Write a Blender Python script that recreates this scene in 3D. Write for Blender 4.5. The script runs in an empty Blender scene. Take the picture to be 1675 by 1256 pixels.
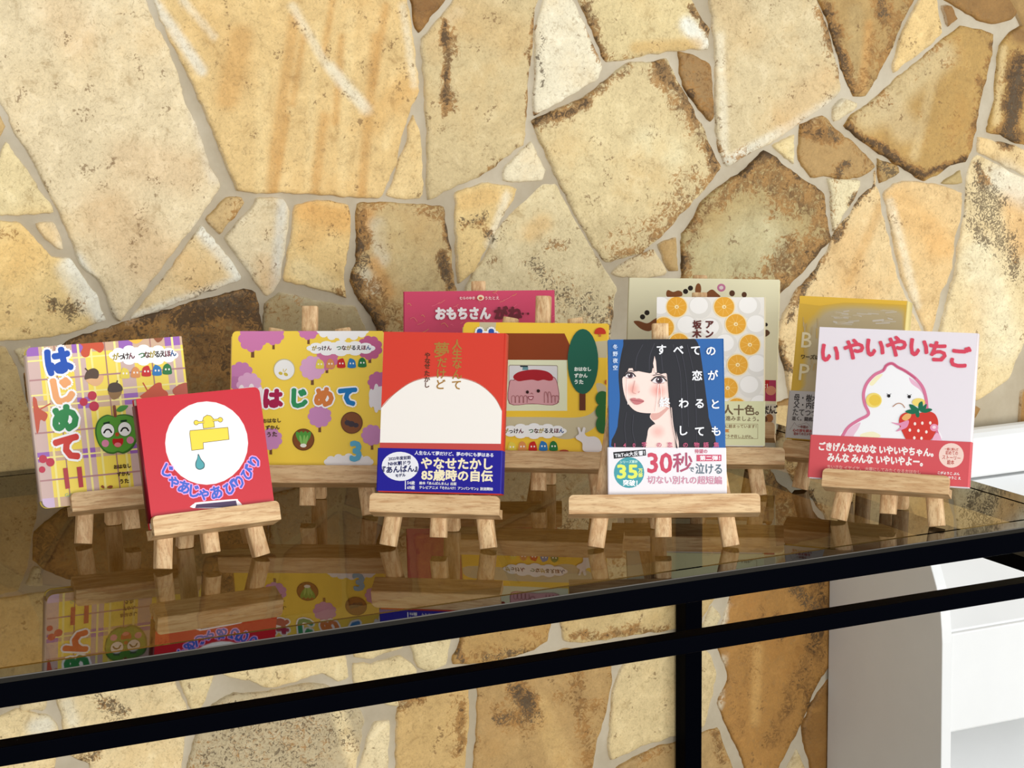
import bpy, bmesh, math, random
from mathutils import Vector, Matrix, noise
from mathutils.geometry import delaunay_2d_cdt

C = bpy.context.scene.collection
SC = bpy.context.scene
random.seed(7)

# ------------------------------------------------------------------ camera
W_PX, H_PX, F_PX = 1675.0, 1256.0, 3650.0
PITCH, ROLL, YAW, CAM_H = 0.1716068, -0.0110175, 0.4699337, 0.627
_fw = Vector((math.sin(YAW)*math.cos(PITCH), math.cos(YAW)*math.cos(PITCH), -math.sin(PITCH)))
_r0 = Vector((math.cos(YAW), -math.sin(YAW), 0))
_u0 = _r0.cross(_fw)
_rt = math.cos(ROLL)*_r0 + math.sin(ROLL)*_u0
_up = -math.sin(ROLL)*_r0 + math.cos(ROLL)*_u0
EYE = Vector((0, 0, CAM_H))
cam = bpy.data.cameras.new('camera')
cam.sensor_width = 36.0
cam.lens = 36.0*F_PX/W_PX
cam.clip_start = 0.05
cam_o = bpy.data.objects.new('camera', cam)
C.objects.link(cam_o)
cam_o.matrix_world = Matrix(((_rt.x, _up.x, -_fw.x, EYE.x), (_rt.y, _up.y, -_fw.y, EYE.y), (_rt.z, _up.z, -_fw.z, EYE.z), (0, 0, 0, 1)))
SC.camera = cam_o

# ------------------------------------------------------------------ light
SC.view_settings.view_transform = 'Standard'
SC.view_settings.look = 'None'
SC.view_settings.gamma = 1.0
SC.view_settings.exposure = 0.0
world = bpy.data.worlds.new('room_daylight')
SC.world = world
world.use_nodes = True
world.node_tree.nodes['Background'].inputs[0].default_value = (0.93, 0.96, 1.0, 1)
world.node_tree.nodes['Background'].inputs[1].default_value = 0.50

def area(name, loc, target, sx, sy, power, color):
    l = bpy.data.lights.new(name, 'AREA')
    l.shape = 'RECTANGLE'; l.size = sx; l.size_y = sy; l.energy = power; l.color = color
    o = bpy.data.objects.new(name, l); C.objects.link(o)
    o.location = loc
    o.rotation_euler = (Vector(target)-Vector(loc)).to_track_quat('-Z', 'Y').to_euler()
    return o
area('window_light', (1.7, -3.0, 0.62), (1.5, 2.8, 0.0), 7.5, 2.7, 350, (1.0, 0.985, 0.95))
area('side_window_light', (5.2, 0.6, 0.7), (1.8, 2.7, -0.1), 1.6, 1.8, 34, (0.97, 0.985, 1.0))

# ------------------------------------------------------------------ helpers
ALB = 1.10
def lin(c, k=ALB):
    out = []
    for v in c[:3]:
        v = v/255.0
        v = v/12.92 if v <= 0.04045 else ((v+0.055)/1.055)**2.4
        out.append(min(0.9, v/k))
    return (out[0], out[1], out[2], 1.0)

def ray(px):
    u, v = px
    return _fw + (u-W_PX/2)/F_PX*_rt - (v-H_PX/2)/F_PX*_up
def on_plane(px, p0, n):
    d = ray(px)
    return EYE + d*((Vector(p0)-EYE).dot(n)/d.dot(n))
def to_px(P):
    d = Vector(P)-EYE
    z = d.dot(_fw)
    return (W_PX/2+F_PX*d.dot(_rt)/z, H_PX/2-F_PX*d.dot(_up)/z)

class MB:
    """collects faces into one mesh object; one material slot per distinct material"""
    def __init__(s): s.v, s.f, s.m, s.c, s.smooth = [], [], [], [], []
    def face(s, pts, mat=0, col=(1, 1, 1, 1), smooth=False):
        i = len(s.v); s.v += [tuple(p) for p in pts]
        s.f.append(tuple(range(i, i+len(pts)))); s.m.append(mat); s.c.append(col); s.smooth.append(smooth)
    def tri(s, verts, faces, mat=0, col=(1, 1, 1, 1), smooth=False):
        i = len(s.v); s.v += [tuple(p) for p in verts]
        for f in faces:
            s.f.append(tuple(i+k for k in f)); s.m.append(mat); s.c.append(col); s.smooth.append(smooth)
    def prism(s, outline, a, b, fn, mat=0, col=(1, 1, 1, 1), smooth_side=False, caps=True):
        """outline: list of 2D points; fn(p, k) -> 3D with k = a or b"""
        n = len(outline); A = [fn(p, a) for p in outline]; B = [fn(p, b) for p in outline]
        if caps:
            s.face(A, mat, col); s.face(list(reversed(B)), mat, col)
        s.tri(A+B, [(i, n+i, n+(i+1) % n, (i+1) % n) for i in range(n)], mat, col, smooth_side)
    def box(s, x0, x1, y0, y1, z0, z1, mat=0, col=(1, 1, 1, 1)):
        s.prism([(x0, y0), (x1, y0), (x1, y1), (x0, y1)], z0, z1, lambda p, k: (p[0], p[1], k), mat, col)
    def build(s, name, mats, parent=None, color=False, recalc=True, bevel=0):
        me = bpy.data.meshes.new(name)
        me.from_pydata(s.v, [], s.f)
        if not isinstance(mats, (list, tuple)): mats = [mats]
        for m in mats: me.materials.append(m)
        me.polygons.foreach_set('material_index', s.m)
        me.polygons.foreach_set('use_smooth', s.smooth)
        if color:
            at = me.color_attributes.new('Col', 'FLOAT_COLOR', 'CORNER')
            dat = []
            for p, c in zip(me.polygons, s.c): dat += list(c)*p.loop_total
            at.data.foreach_set('color', dat)
        if recalc:
            bm = bmesh.new(); bm.from_mesh(me)
            bmesh.ops.remove_doubles(bm, verts=bm.verts, dist=1e-6)
            bmesh.ops.recalc_face_normals(bm, faces=bm.faces)
            bm.to_mesh(me); bm.free()
        me.update()
        o = bpy.data.objects.new(name, me); C.objects.link(o)
        if parent is not None: o.parent = parent
        if bevel:
            b = o.modifiers.new('bevel', 'BEVEL'); b.width = bevel; b.segments = 2; b.limit_method = 'ANGLE'; b.angle_limit = 0.7
        return o

def empty(name, label, cat, group=None):
    o = bpy.data.objects.new(name, None); C.objects.link(o)
    o.empty_display_size = 0.03
    o['label'] = label; o['category'] = cat
    if group: o['group'] = group
    return o

def nodes(name):
    m = bpy.data.materials.new(name); m.use_nodes = True
    nt = m.node_tree
    return m, nt, nt.nodes['Principled BSDF'], nt.nodes, nt.links
def setp(b, **k):
    for key, v in k.items():
        b.inputs[key.replace('_', ' ')].default_value = v
def math_n(nt, op, a, b=None, clamp=False):
    n = nt.nodes.new('ShaderNodeMath'); n.operation = op; n.use_clamp = clamp
    for i, v in enumerate((a, b)):
        if v is None: continue
        if isinstance(v, (int, float)): n.inputs[i].default_value = v
        else: nt.links.new(v, n.inputs[i])
    return n.outputs[0]
def noise_n(nt, co, scale, detail=4, rough=0.55, dist=0.0):
    n = nt.nodes.new('ShaderNodeTexNoise'); nt.links.new(co, n.inputs['Vector'])
    n.inputs['Scale'].default_value = scale; n.inputs['Detail'].default_value = detail
    n.inputs['Roughness'].default_value = rough; n.inputs['Distortion'].default_value = dist
    return n.outputs['Fac']
def ramp_n(nt, fac, a, b):
    n = nt.nodes.new('ShaderNodeMapRange'); n.interpolation_type = 'SMOOTHSTEP'
    nt.links.new(fac, n.inputs['Value']); n.inputs['From Min'].default_value = a; n.inputs['From Max'].default_value = b
    return n.outputs['Result']
def mix_n(nt, fac, a, b, mode='MIX'):
    n = nt.nodes.new('ShaderNodeMix'); n.data_type = 'RGBA'; n.blend_type = mode
    for key, v in (('Factor', fac), ('A', a), ('B', b)):
        soc = [s for s in n.inputs if s.name == key and (s.type == ('VALUE' if key == 'Factor' else 'RGBA'))][0]
        if isinstance(v, (int, float, tuple)): soc.default_value = v
        else: nt.links.new(v, soc)
    return [s for s in n.outputs if s.type == 'RGBA'][0]

# ------------------------------------------------------------------ materials
def m_stone():
    m, nt, b, N, L = nodes('flagstone')
    co = N.new('ShaderNodeTexCoord').outputs['Object']
    base = N.new('ShaderNodeAttribute'); base.attribute_name = 'base'
    st = N.new('ShaderNodeAttribute'); st.attribute_name = 'stain'
    n1 = noise_n(nt, co, 8, 8, 0.62); n3 = noise_n(nt, co, 30, 8, 0.72, 0.5); n2 = noise_n(nt, co, 150, 5, 0.7, 1.2)
    nf = noise_n(nt, co, 330, 4, 0.65, 1.0); nd = noise_n(nt, co, 95, 7, 0.78, 1.6)
    n4 = noise_n(nt, co, 210, 3, 0.6); n5 = noise_n(nt, co, 40, 3, 0.5)
    v = math_n(nt, 'ADD', math_n(nt, 'MULTIPLY', n1, 0.40), math_n(nt, 'MULTIPLY', n3, 0.46))
    v = math_n(nt, 'ADD', v, math_n(nt, 'MULTIPLY', n2, 0.46))
    v = math_n(nt, 'ADD', v, math_n(nt, 'MULTIPLY', nf, 0.48))
    v = math_n(nt, 'ADD', v, 0.09)
    sc = N.new('ShaderNodeVectorMath'); sc.operation = 'SCALE'
    L.new(base.outputs['Color'], sc.inputs[0]); L.new(v, sc.inputs['Scale'])
    col = sc.outputs[0]
    # ochre bloom, pale bloom, duller patches
    tone = lambda c: mix_n(nt, 1.0, base.outputs['Color'], c, 'MULTIPLY')
    col = mix_n(nt, math_n(nt, 'MULTIPLY', ramp_n(nt, n1, 0.50, 0.68), 0.34), col, tone((0.92, 0.74, 0.50, 1)))
    col = mix_n(nt, math_n(nt, 'MULTIPLY', ramp_n(nt, n3, 0.52, 0.68), 0.45), col, tone((1.22, 1.28, 1.42, 1)))
    col = mix_n(nt, math_n(nt, 'MULTIPLY', ramp_n(nt, n3, 0.45, 0.30), 0.50), col, tone((0.56, 0.46, 0.33, 1)))
    # fine worm-like pitting
    col = mix_n(nt, math_n(nt, 'MULTIPLY', ramp_n(nt, n2, 0.45, 0.36), 0.34), col, lin((158, 128, 82)))
    # sparse dark specks
    spk = math_n(nt, 'MULTIPLY', ramp_n(nt, n5, 0.62, 0.67), ramp_n(nt, n4, 0.52, 0.57))
    col = mix_n(nt, math_n(nt, 'MULTIPLY', spk, 0.65), col, lin((118, 86, 48)))
    # mineral staining with a branching border
    s = math_n(nt, 'ADD', st.outputs['Fac'], math_n(nt, 'MULTIPLY', math_n(nt, 'SUBTRACT', nd, 0.5), 2.3))
    s = math_n(nt, 'ADD', s, math_n(nt, 'MULTIPLY', math_n(nt, 'SUBTRACT', n3, 0.5), 1.1))
    gate = ramp_n(nt, st.outputs['Fac'], 0.02, 0.22)
    brown = math_n(nt, 'MULTIPLY', ramp_n(nt, s, 0.30, 0.58), gate); dark = math_n(nt, 'MULTIPLY', ramp_n(nt, s, 0.70, 0.95), gate)
    bcol = mix_n(nt, ramp_n(nt, n3, 0.36, 0.62), lin((102, 70, 32)), lin((170, 124, 64)))
    col = mix_n(nt, math_n(nt, 'MULTIPLY', brown, 0.88), col, bcol)
    col = mix_n(nt, math_n(nt, 'MULTIPLY', dark, 0.85), col, lin((66, 49, 29)))
    # lichen: grey-brown curls on pale stone
    li = N.new('ShaderNodeAttribute'); li.attribute_name = 'lichen'
    nl = noise_n(nt, co, 120, 4, 0.6, 2.2)
    lf = ramp_n(nt, math_n(nt, 'ADD', math_n(nt, 'MULTIPLY', li.outputs['Fac'], 0.27), nl), 0.70, 0.80)
    lf = math_n(nt, 'MULTIPLY', lf, ramp_n(nt, li.outputs['Fac'], 0.02, 0.3))
    col = mix_n(nt, math_n(nt, 'MULTIPLY', lf, 0.82), col, lin((92, 76, 54)))
    L.new(col, b.inputs['Base Color'])
    setp(b, Roughness=0.62)
    b.inputs['Specular IOR Level'].default_value = 0.3
    bp = N.new('ShaderNodeBump'); bp.inputs['Strength'].default_value = 0.4; bp.inputs['Distance'].default_value = 0.003
    L.new(math_n(nt, 'ADD', math_n(nt, 'MULTIPLY', n2, 0.5), n3), bp.inputs['Height']); L.new(bp.outputs[0], b.inputs['Normal'])
    return m
def m_mortar():
    m, nt, b, N, L = nodes('mortar')
    co = N.new('ShaderNodeTexCoord').outputs['Object']
    n1 = noise_n(nt, co, 6, 5); n2 = noise_n(nt, co, 120, 4, 0.6)
    col = mix_n(nt, ramp_n(nt, n1, 0.3, 0.7), lin((178, 165, 140)), lin((206, 196, 174)))
    col = mix_n(nt, math_n(nt, 'MULTIPLY', n2, 0.25), col, lin((150, 136, 110)))
    L.new(col, b.inputs['Base Color']); setp(b, Roughness=0.85)
    bp = N.new('ShaderNodeBump'); bp.inputs['Strength'].default_value = 0.3; bp.inputs['Distance'].default_value = 0.002
    L.new(noise_n(nt, co, 60, 5), bp.inputs['Height']); L.new(bp.outputs[0], b.inputs['Normal'])
    return m
def m_wood(name, stretch):
    m, nt, b, N, L = nodes(name)
    co = N.new('ShaderNodeTexCoord').outputs['Object']
    oi = N.new('ShaderNodeObjectInfo')
    ad = N.new('ShaderNodeVectorMath'); ad.operation = 'ADD'
    cb = N.new('ShaderNodeCombineXYZ'); L.new(math_n(nt, 'MULTIPLY', oi.outputs['Random'], 3.0), cb.inputs[0])
    L.new(math_n(nt, 'MULTIPLY', oi.outputs['Random'], 7.0), cb.inputs[1])
    L.new(co, ad.inputs[0]); L.new(cb.outputs[0], ad.inputs[1])
    mp = N.new('ShaderNodeMapping'); L.new(ad.outputs[0], mp.inputs['Vector']); mp.inputs['Scale'].default_value = stretch
    n1 = noise_n(nt, mp.outputs[0], 3.0, 6, 0.6, 0.5); n2 = noise_n(nt, mp.outputs[0], 12, 5, 0.65, 0.2)
    col = mix_n(nt, ramp_n(nt, n1, 0.35, 0.68), lin((232, 200, 152)), lin((196, 152, 104)))
    col = mix_n(nt, math_n(nt, 'MULTIPLY', ramp_n(nt, n2, 0.52, 0.66), 0.55), col, lin((158, 114, 72)))
    col = mix_n(nt, math_n(nt, 'MULTIPLY', oi.outputs['Random'], 0.25), col, lin((206, 164, 120)))
    L.new(col, b.inputs['Base Color']); setp(b, Roughness=0.5)
    b.inputs['Specular IOR Level'].default_value = 0.3
    bp = N.new('ShaderNodeBump'); bp.inputs['Strength'].default_value = 0.12; bp.inputs['Distance'].default_value = 0.001
    L.new(n2, bp.inputs['Height']); L.new(bp.outputs[0], b.inputs['Normal'])
    return m
def m_print(name, rough):
    m, nt, b, N, L = nodes(name)
    a = N.new('ShaderNodeAttribute'); a.attribute_name = 'Col'
    L.new(a.outputs['Color'], b.inputs['Base Color']); setp(b, Roughness=rough)
    b.inputs['Specular IOR Level'].default_value = 0.25
    return m
def m_plain(name, col, rough, spec=0.5, bumpy=0):
    m, nt, b, N, L = nodes(name)
    co = N.new('ShaderNodeTexCoord').outputs['Object']
    n = noise_n(nt, co, 14, 4)
    c = lin(col)
    c2 = tuple(x*0.93 for x in c[:3])+(1,)
    L.new(mix_n(nt, n, c, c2), b.inputs['Base Color']); setp(b, Roughness=rough)
    b.inputs['Specular IOR Level'].default_value = spec
    return m
def m_black_metal():
    m, nt, b, N, L = nodes('black_painted_steel')
    co = N.new('ShaderNodeTexCoord').outputs['Object']
    n = noise_n(nt, co, 9, 5); chip = noise_n(nt, co, 75, 2)
    col = mix_n(nt, ramp_n(nt, chip, 0.80, 0.82), (0.0004, 0.0007, 0.0020, 1), (0.25, 0.25, 0.25, 1))
    L.new(col, b.inputs['Base Color'])
    L.new(math_n(nt, 'ADD', math_n(nt, 'MULTIPLY', n, 0.25), 0.25), b.inputs['Roughness'])
    b.inputs['Specular IOR Level'].default_value = 0.01
    return m
def m_glass():
    m = bpy.data.materials.new('smoked_bronze_glass'); m.use_nodes = True
    nt = m.node_tree; N = nt.nodes; L = nt.links; N.clear()
    out = N.new('ShaderNodeOutputMaterial'); tr = N.new('ShaderNodeBsdfTransparent'); gl = N.new('ShaderNodeBsdfGlossy')
    tr.inputs[0].default_value = (0.48, 0.385, 0.225, 1)       # passed twice (top and bottom face of the slab)
    gl.inputs['Color'].default_value = (0.95, 0.93, 0.88, 1); gl.inputs['Roughness'].default_value = 0.004
    fr = N.new('ShaderNodeFresnel'); fr.inputs['IOR'].default_value = 1.40
    geo = N.new('ShaderNodeNewGeometry')
    fac = math_n(nt, 'MULTIPLY', fr.outputs[0], math_n(nt, 'SUBTRACT', 1.0, geo.outputs['Backfacing']))
    mx = N.new('ShaderNodeMixShader'); L.new(fac, mx.inputs[0]); L.new(tr.outputs[0], mx.inputs[1]); L.new(gl.outputs[0], mx.inputs[2])
    L.new(mx.outputs[0], out.inputs[0])
    return m
STONE, MORTAR = m_stone(), m_mortar()
WOOD_V = m_wood('oak_upright', (60, 60, 6)); WOOD_H = m_wood('oak_lengthwise', (6, 60, 60))
PRINT, GLOSSY = m_print('printed_card', 0.5), m_print('glossy_jacket', 0.3)
PAGES = m_plain('page_edges', (238, 228, 205), 0.8, 0.2)
WHITE = m_plain('white_laminate', (238, 240, 240), 0.35, 0.4)
STEEL, GLASS = m_black_metal(), m_glass()
RIM = bpy.data.materials.new('glossy_black_rim'); RIM.use_nodes = True
_b = RIM.node_tree.nodes['Principled BSDF']
_n = RIM.node_tree.nodes.new('ShaderNodeTexNoise'); _n.inputs['Scale'].default_value = 40
RIM.node_tree.links.new(math_n(RIM.node_tree, 'MULTIPLY', _n.outputs['Fac'], 0.05), _b.inputs['Roughness'])
_b.inputs['Base Color'].default_value = (0.006, 0.005, 0.003, 1); _b.inputs['IOR'].default_value = 1.38
EDGE_HI = m_plain('edge_highlight_grey', (92, 88, 82), 0.5, 0.3)  # grey for the highlight line painted on the rim's front edge
FLOOR = m_plain('grey_floor', (178, 172, 162), 0.6, 0.3)
BRASS = m_plain('brass_hinge', (190, 150, 80), 0.35, 0.6)

# ------------------------------------------------------------------ stone wall
Y_BACK, Y_FRONT, X_RIGHT = 2.9554, 2.0282, 1.8202
Y_WALL = Y_BACK + 0.006              # face of the stones
NW = Vector((0, 1, 0))
def wall_pt(px): return on_plane(px, (0, Y_WALL, 0), NW)

# (outline, colour, edge stain, overall stain)
ST = []
def S(pts, col, edge=0.0, inner=0.0): ST.append((pts, col, edge, inner))
O = -45
S([(O,O),(240,O),(240,0),(258,48),(263,52),(275,75),(290,115),(304,170),(320,200),(335,245),(342,270),(352,285),(360,300),(361,305),(323,363),(283,413),(251,455),(226,490),(197,526),(190,520),(179,500),(177,483),(165,460),(135,437),(123,410),(118,393),(105,365),(90,330),(80,313),(60,273),(50,256),(33,228),(15,198),(16,193),(0,165),(O,90)], (230,211,170))
S([(O,170),(0,185),(10,207),(0,225),(O,300)], (205,175,120), .2)
S([(11,232),(33,263),(45,278),(60,301),(68,315),(85,338),(89,348),(25,353),(O,348),(O,330),(0,258)], (232,212,160))
S([(60,366),(87,363),(98,380),(105,409),(93,405),(76,391),(65,378)], (222,214,190))
S([(O,358),(0,361),(33,365),(45,373),(63,398),(85,420),(115,423),(133,448),(150,470),(162,485),(166,508),(176,524),(140,537),(110,547),(63,554),(0,558),(O,562)], (234,205,142))
S([(331,369),(374,420),(396,453),(394,457),(323,485),(276,503),(214,522),(246,483),(276,445),(318,385)], (229,205,155))
S([(371,322),(396,323),(402,332),(361,384),(338,359)], (206,176,122), .15, .12)
S([(253,O),(253,0),(268,38),(278,63),(303,108),(313,130),(331,173),(351,220),(369,263),(389,312),(420,316),(475,315),(570,322),(620,325),(628,313),(648,270),(653,250),(656,225),(670,183),(686,148),(683,120),(680,83),(675,43),(671,12),(667,0),(664,O)], (225,193,132))
S([(672,O),(673,0),(677,20),(681,45),(687,55),(713,20),(731,0),(760,O)], (140,100,52), .2, .25)
S([(770,O),(743,0),(740,6),(728,22),(708,45),(690,63),(691,83),(695,125),(698,175),(700,226),(700,313),(701,328),(708,326),(726,313),(756,301),(784,291),(811,271),(840,248),(845,243),(857,238),(859,226),(862,176),(865,125),(872,83),(873,50),(876,15),(881,0),(885,O)], (209,188,140), .1)
S([(677,187),(686,208),(691,238),(693,313),(693,318),(688,326),(658,325),(633,320),(641,305),(653,266),(667,233),(671,208)], (228,200,142))
S([(895,O),(891,0),(881,30),(876,63),(878,118),(873,160),(875,190),(903,173),(940,153),(980,128),(988,113),(980,90),(968,65),(958,40),(948,20),(938,0),(930,O)], (233,223,193), .02)
S([(942,O),(948,0),(965,38),(980,73),(993,102),(1036,95),(1091,84),(1158,80),(1161,48),(1151,33),(1131,0),(1126,O)], (220,200,148), .12)
S([(870,198),(915,178),(960,158),(1000,125),(1026,104),(1078,100),(1091,95),(1106,125),(1128,165),(1151,208),(1168,246),(1183,273),(1176,283),(1151,314),(1111,358),(1078,393),(1048,415),(1016,424),(993,430),(973,403),(950,365),(923,313),(900,263),(883,226)], (219,199,150), .12)
S([(1111,84),(1136,90),(1163,103),(1167,150),(1168,193),(1163,200),(1141,173),(1118,140),(1113,113)], (158,125,78), .2, .2)
S([(1161,O),(1161,0),(1168,45),(1172,100),(1172,150),(1172,213),(1178,248),(1191,272),(1224,253),(1260,236),(1293,213),(1318,196),(1355,170),(1378,150),(1375,125),(1365,83),(1355,43),(1345,20),(1336,0),(1330,O)], (214,195,152))
S([(1336,O),(1340,0),(1355,33),(1368,78),(1380,118),(1398,157),(1418,158),(1436,128),(1456,88),(1473,48),(1481,25),(1496,0),(1520,O)], (178,146,90), .3)
S([(1530,O),(1506,0),(1488,33),(1473,63),(1464,100),(1463,119),(1481,105),(1518,78),(1543,54),(1538,25),(1533,0),(1532,O)], (228,196,134))
S([(1541,9),(1558,10),(1568,31),(1552,45)], (150,110,60), .1, .1)
S([(1543,O),(1546,0),(1561,8),(1588,25),(1606,36),(1631,39),(1656,33),(1666,20),(1671,0),(1690,O)], (150,112,60), .15, .1)
S([(1573,43),(1601,48),(1629,55),(1625,83),(1619,113),(1610,148),(1603,176),(1597,213),(1591,241),(1581,266),(1556,271),(1538,283),(1513,297),(1488,281),(1456,261),(1425,241),(1403,223),(1382,206),(1395,188),(1431,163),(1468,128),(1506,98),(1543,65)], (184,148,84), .3)
S([(1740,20),(1671,43),(1654,53),(1636,75),(1631,113),(1629,163),(1616,216),(1639,221),(1664,233),(1740,255)], (190,154,88), .2)
S([(1365,200),(1364,176),(1380,160),(1405,168),(1403,176),(1375,196)], (224,208,168))
S([(1600,223),(1636,231),(1675,244),(1740,262),(1740,310),(1675,287),(1644,270),(1601,248)], (226,196,140))
S([(1310,203),(1348,188),(1368,211),(1395,231),(1425,261),(1434,273),(1410,291),(1380,293),(1350,288),(1328,291),(1308,261)], (180,146,92), .2)
S([(1264,238),(1301,221),(1300,270)], (226,208,156))
S([(1251,246),(1270,258),(1293,278),(1338,308),(1350,316),(1352,350),(1360,393),(1330,428),(1305,455),(1278,480),(1258,520),(1200,590),(1040,620),(1046,540),(1080,480),(1117,455),(1117,440),(1118,383),(1128,374),(1146,333),(1173,310),(1224,273)], (186,164,112), .5)
S([(1358,300),(1354,291),(1373,294),(1410,294),(1410,305),(1390,338),(1364,381),(1362,350)], (228,214,172))
S([(1430,308),(1433,278),(1436,303),(1443,323),(1448,358),(1458,400),(1471,455),(1491,505),(1506,535),(1530,600),(1500,700),(1400,690),(1294,660),(1285,600),(1272,560),(1278,525),(1305,475),(1338,440),(1359,400),(1365,383),(1395,345),(1415,315)], (226,198,146))
S([(1268,662),(1292,652),(1310,700),(1300,735),(1240,735),(1255,700)], (156,120,66), .2, .1)
S([(1446,318),(1463,301),(1478,296),(1508,298),(1538,303),(1576,315),(1575,350),(1563,393),(1560,438),(1543,475),(1536,505),(1528,536),(1520,560),(1513,536),(1496,498),(1481,463),(1466,413),(1461,383),(1453,345)], (225,192,136))
S([(1583,300),(1590,262),(1601,253),(1646,276),(1675,291),(1740,315),(1740,545),(1675,562),(1650,620),(1620,643),(1598,655),(1560,660),(1535,640),(1528,580),(1545,520),(1555,480),(1566,440),(1570,400),(1580,350)], (229,207,158))
S([(1592,664),(1606,668),(1598,684),(1588,690),(1570,690),(1570,672)], (160,122,70), .1, .1)
S([(1672,640),(1740,620),(1740,700),(1668,700)], (170,128,70), .1)
S([(1436,258),(1471,273),(1473,283),(1439,302)], (176,146,92), .25)
S([(1541,300),(1573,277),(1576,300)], (190,166,112), .15)
S([(1000,448),(1026,425),(1071,408),(1078,420),(1093,445),(1088,450),(1053,455),(1021,455)], (220,200,156))
S([(1077,400),(1108,387),(1110,443),(1096,444),(1086,425)], (186,152,96), .1)
S([(840,348),(855,335),(885,305),(890,300),(911,300),(925,328),(950,373),(973,413),(995,445),(1010,470),(1005,500),(1003,525),(1000,551),(990,650),(800,650),(745,600),(763,473),(778,443),(796,420),(811,385)], (220,203,158))
S([(870,231),(880,253),(893,278),(888,296),(840,298),(824,296),(825,272),(840,261)], (232,220,186))
S([(746,315),(791,300),(794,298),(840,306),(849,308),(840,328),(821,358),(801,400),(776,443),(750,467),(748,413),(746,363)], (227,198,136))
S([(585,333),(636,331),(728,338),(732,370),(740,405),(741,438),(748,473),(730,560),(640,600),(618,536),(606,513),(585,486),(572,460),(583,430),(585,388),(583,363)], (198,172,120), .3)
S([(483,335),(520,328),(573,333),(574,383),(570,413),(562,450),(568,488),(540,478),(500,468),(465,460),(470,420),(480,375)], (230,198,134))
S([(420,324),(465,324),(474,338),(473,365),(468,405),(460,455),(453,473),(438,486),(433,483),(420,463),(401,435),(369,390),(396,358),(417,333)], (224,207,168))
S([(435,498),(458,477),(495,486),(545,498),(583,501),(596,533),(610,570),(600,640),(440,640),(431,540)], (172,156,116), .12, .05)
S([(115,556),(190,532),(260,511),(330,491),(400,473),(420,478),(424,505),(431,545),(428,640),(330,700),(120,700),(45,660),(40,612),(60,590)], (150,122,74), .3, .42)
S([(24,573),(52,566),(50,600),(40,601)], (208,190,146))
S([(O,566),(10,568),(30,606),(38,640),(55,690),(62,790),(O,800)], (196,170,116), .1)
# --- lower part of the wall, seen below the table top
S([(O,1168),(0,1172),(28,1160),(81,1172),(95,1186),(98,1200),(92,1230),(86,1320),(O,1320)], (238,216,165))
S([(34,1166),(36,1150),(78,1140),(76,1160),(70,1165),(55,1161)], (228,208,162))
S([(93,1146),(100,1120),(180,1095),(280,1075),(287,1117),(306,1158),(303,1210),(298,1256),(285,1320),(150,1320),(148,1250),(115,1237),(103,1190),(102,1167)], (235,214,166))
S([(295,1116),(292,1075),(360,1065),(352,1105),(333,1151),(328,1159),(314,1159)], (234,214,164))
S([(349,1152),(384,1134),(420,1135),(447,1130),(500,1119),(535,1119),(560,1140),(592,1162),(597,1180),(588,1240),(570,1320),(300,1320),(308,1250),(322,1200),(335,1170)], (196,180,144))
S([(365,1105),(372,1060),(560,1032),(566,1073),(572,1108),(554,1116),(527,1101),(492,1113),(439,1127),(416,1116)], (238,218,168))
S([(578,1084),(608,1087),(656,1072),(683,1095),(676,1140),(657,1157),(648,1157),(625,1149),(590,1135),(578,1112)], (232,212,162))
S([(580,1076),(582,1032),(650,1020),(662,1060),(640,1066),(606,1078)], (232,212,162))
S([(672,1056),(664,1020),(745,1005),(737,1044),(731,1087),(700,1100),(685,1092)], (232,214,166))
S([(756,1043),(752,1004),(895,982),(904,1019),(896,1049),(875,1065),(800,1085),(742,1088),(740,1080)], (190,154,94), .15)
S([(651,1159),(670,1140),(690,1112),(765,1098),(767,1124),(769,1154),(767,1189),(761,1256),(758,1320),(640,1320),(648,1256)], (208,174,114), .12)
S([(613,1181),(639,1178),(635,1256),(630,1320),(560,1320),(587,1256)], (234,216,172))
S([(783,1132),(780,1100),(840,1092),(880,1078),(925,1062),(998,1066),(1001,1087),(1002,1113),(996,1148),(980,1202),(968,1256),(955,1320),(772,1320),(775,1256),(781,1189)], (184,150,96), .2)
S([(918,1017),(910,980),(1105,950),(1190,940),(1180,970),(1165,985),(1150,1010),(1148,1026),(1105,1030),(1030,1040),(961,1052),(923,1049)], (206,180,126), .12)
S([(1015,1097),(1028,1080),(1105,1066),(1150,1058),(1164,1070),(1173,1103),(1162,1156),(1152,1189),(1103,1205),(1050,1221),(1001,1244),(996,1229),(1001,1162),(1003,1130)], (222,200,150))
S([(1152,1022),(1166,990),(1181,1009),(1177,1018),(1165,1040),(1150,1050)], (218,202,160))
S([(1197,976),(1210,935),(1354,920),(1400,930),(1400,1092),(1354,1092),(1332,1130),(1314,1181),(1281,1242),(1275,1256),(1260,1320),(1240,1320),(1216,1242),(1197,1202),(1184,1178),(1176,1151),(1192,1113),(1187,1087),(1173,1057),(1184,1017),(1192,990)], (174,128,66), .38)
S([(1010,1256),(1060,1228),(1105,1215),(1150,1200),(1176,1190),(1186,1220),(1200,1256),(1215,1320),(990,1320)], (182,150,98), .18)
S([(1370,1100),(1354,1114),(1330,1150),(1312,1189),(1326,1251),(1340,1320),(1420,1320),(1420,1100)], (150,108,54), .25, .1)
S([(1288,1262),(1305,1225),(1318,1262),(1325,1320),(1275,1320)], (216,196,150))
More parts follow.
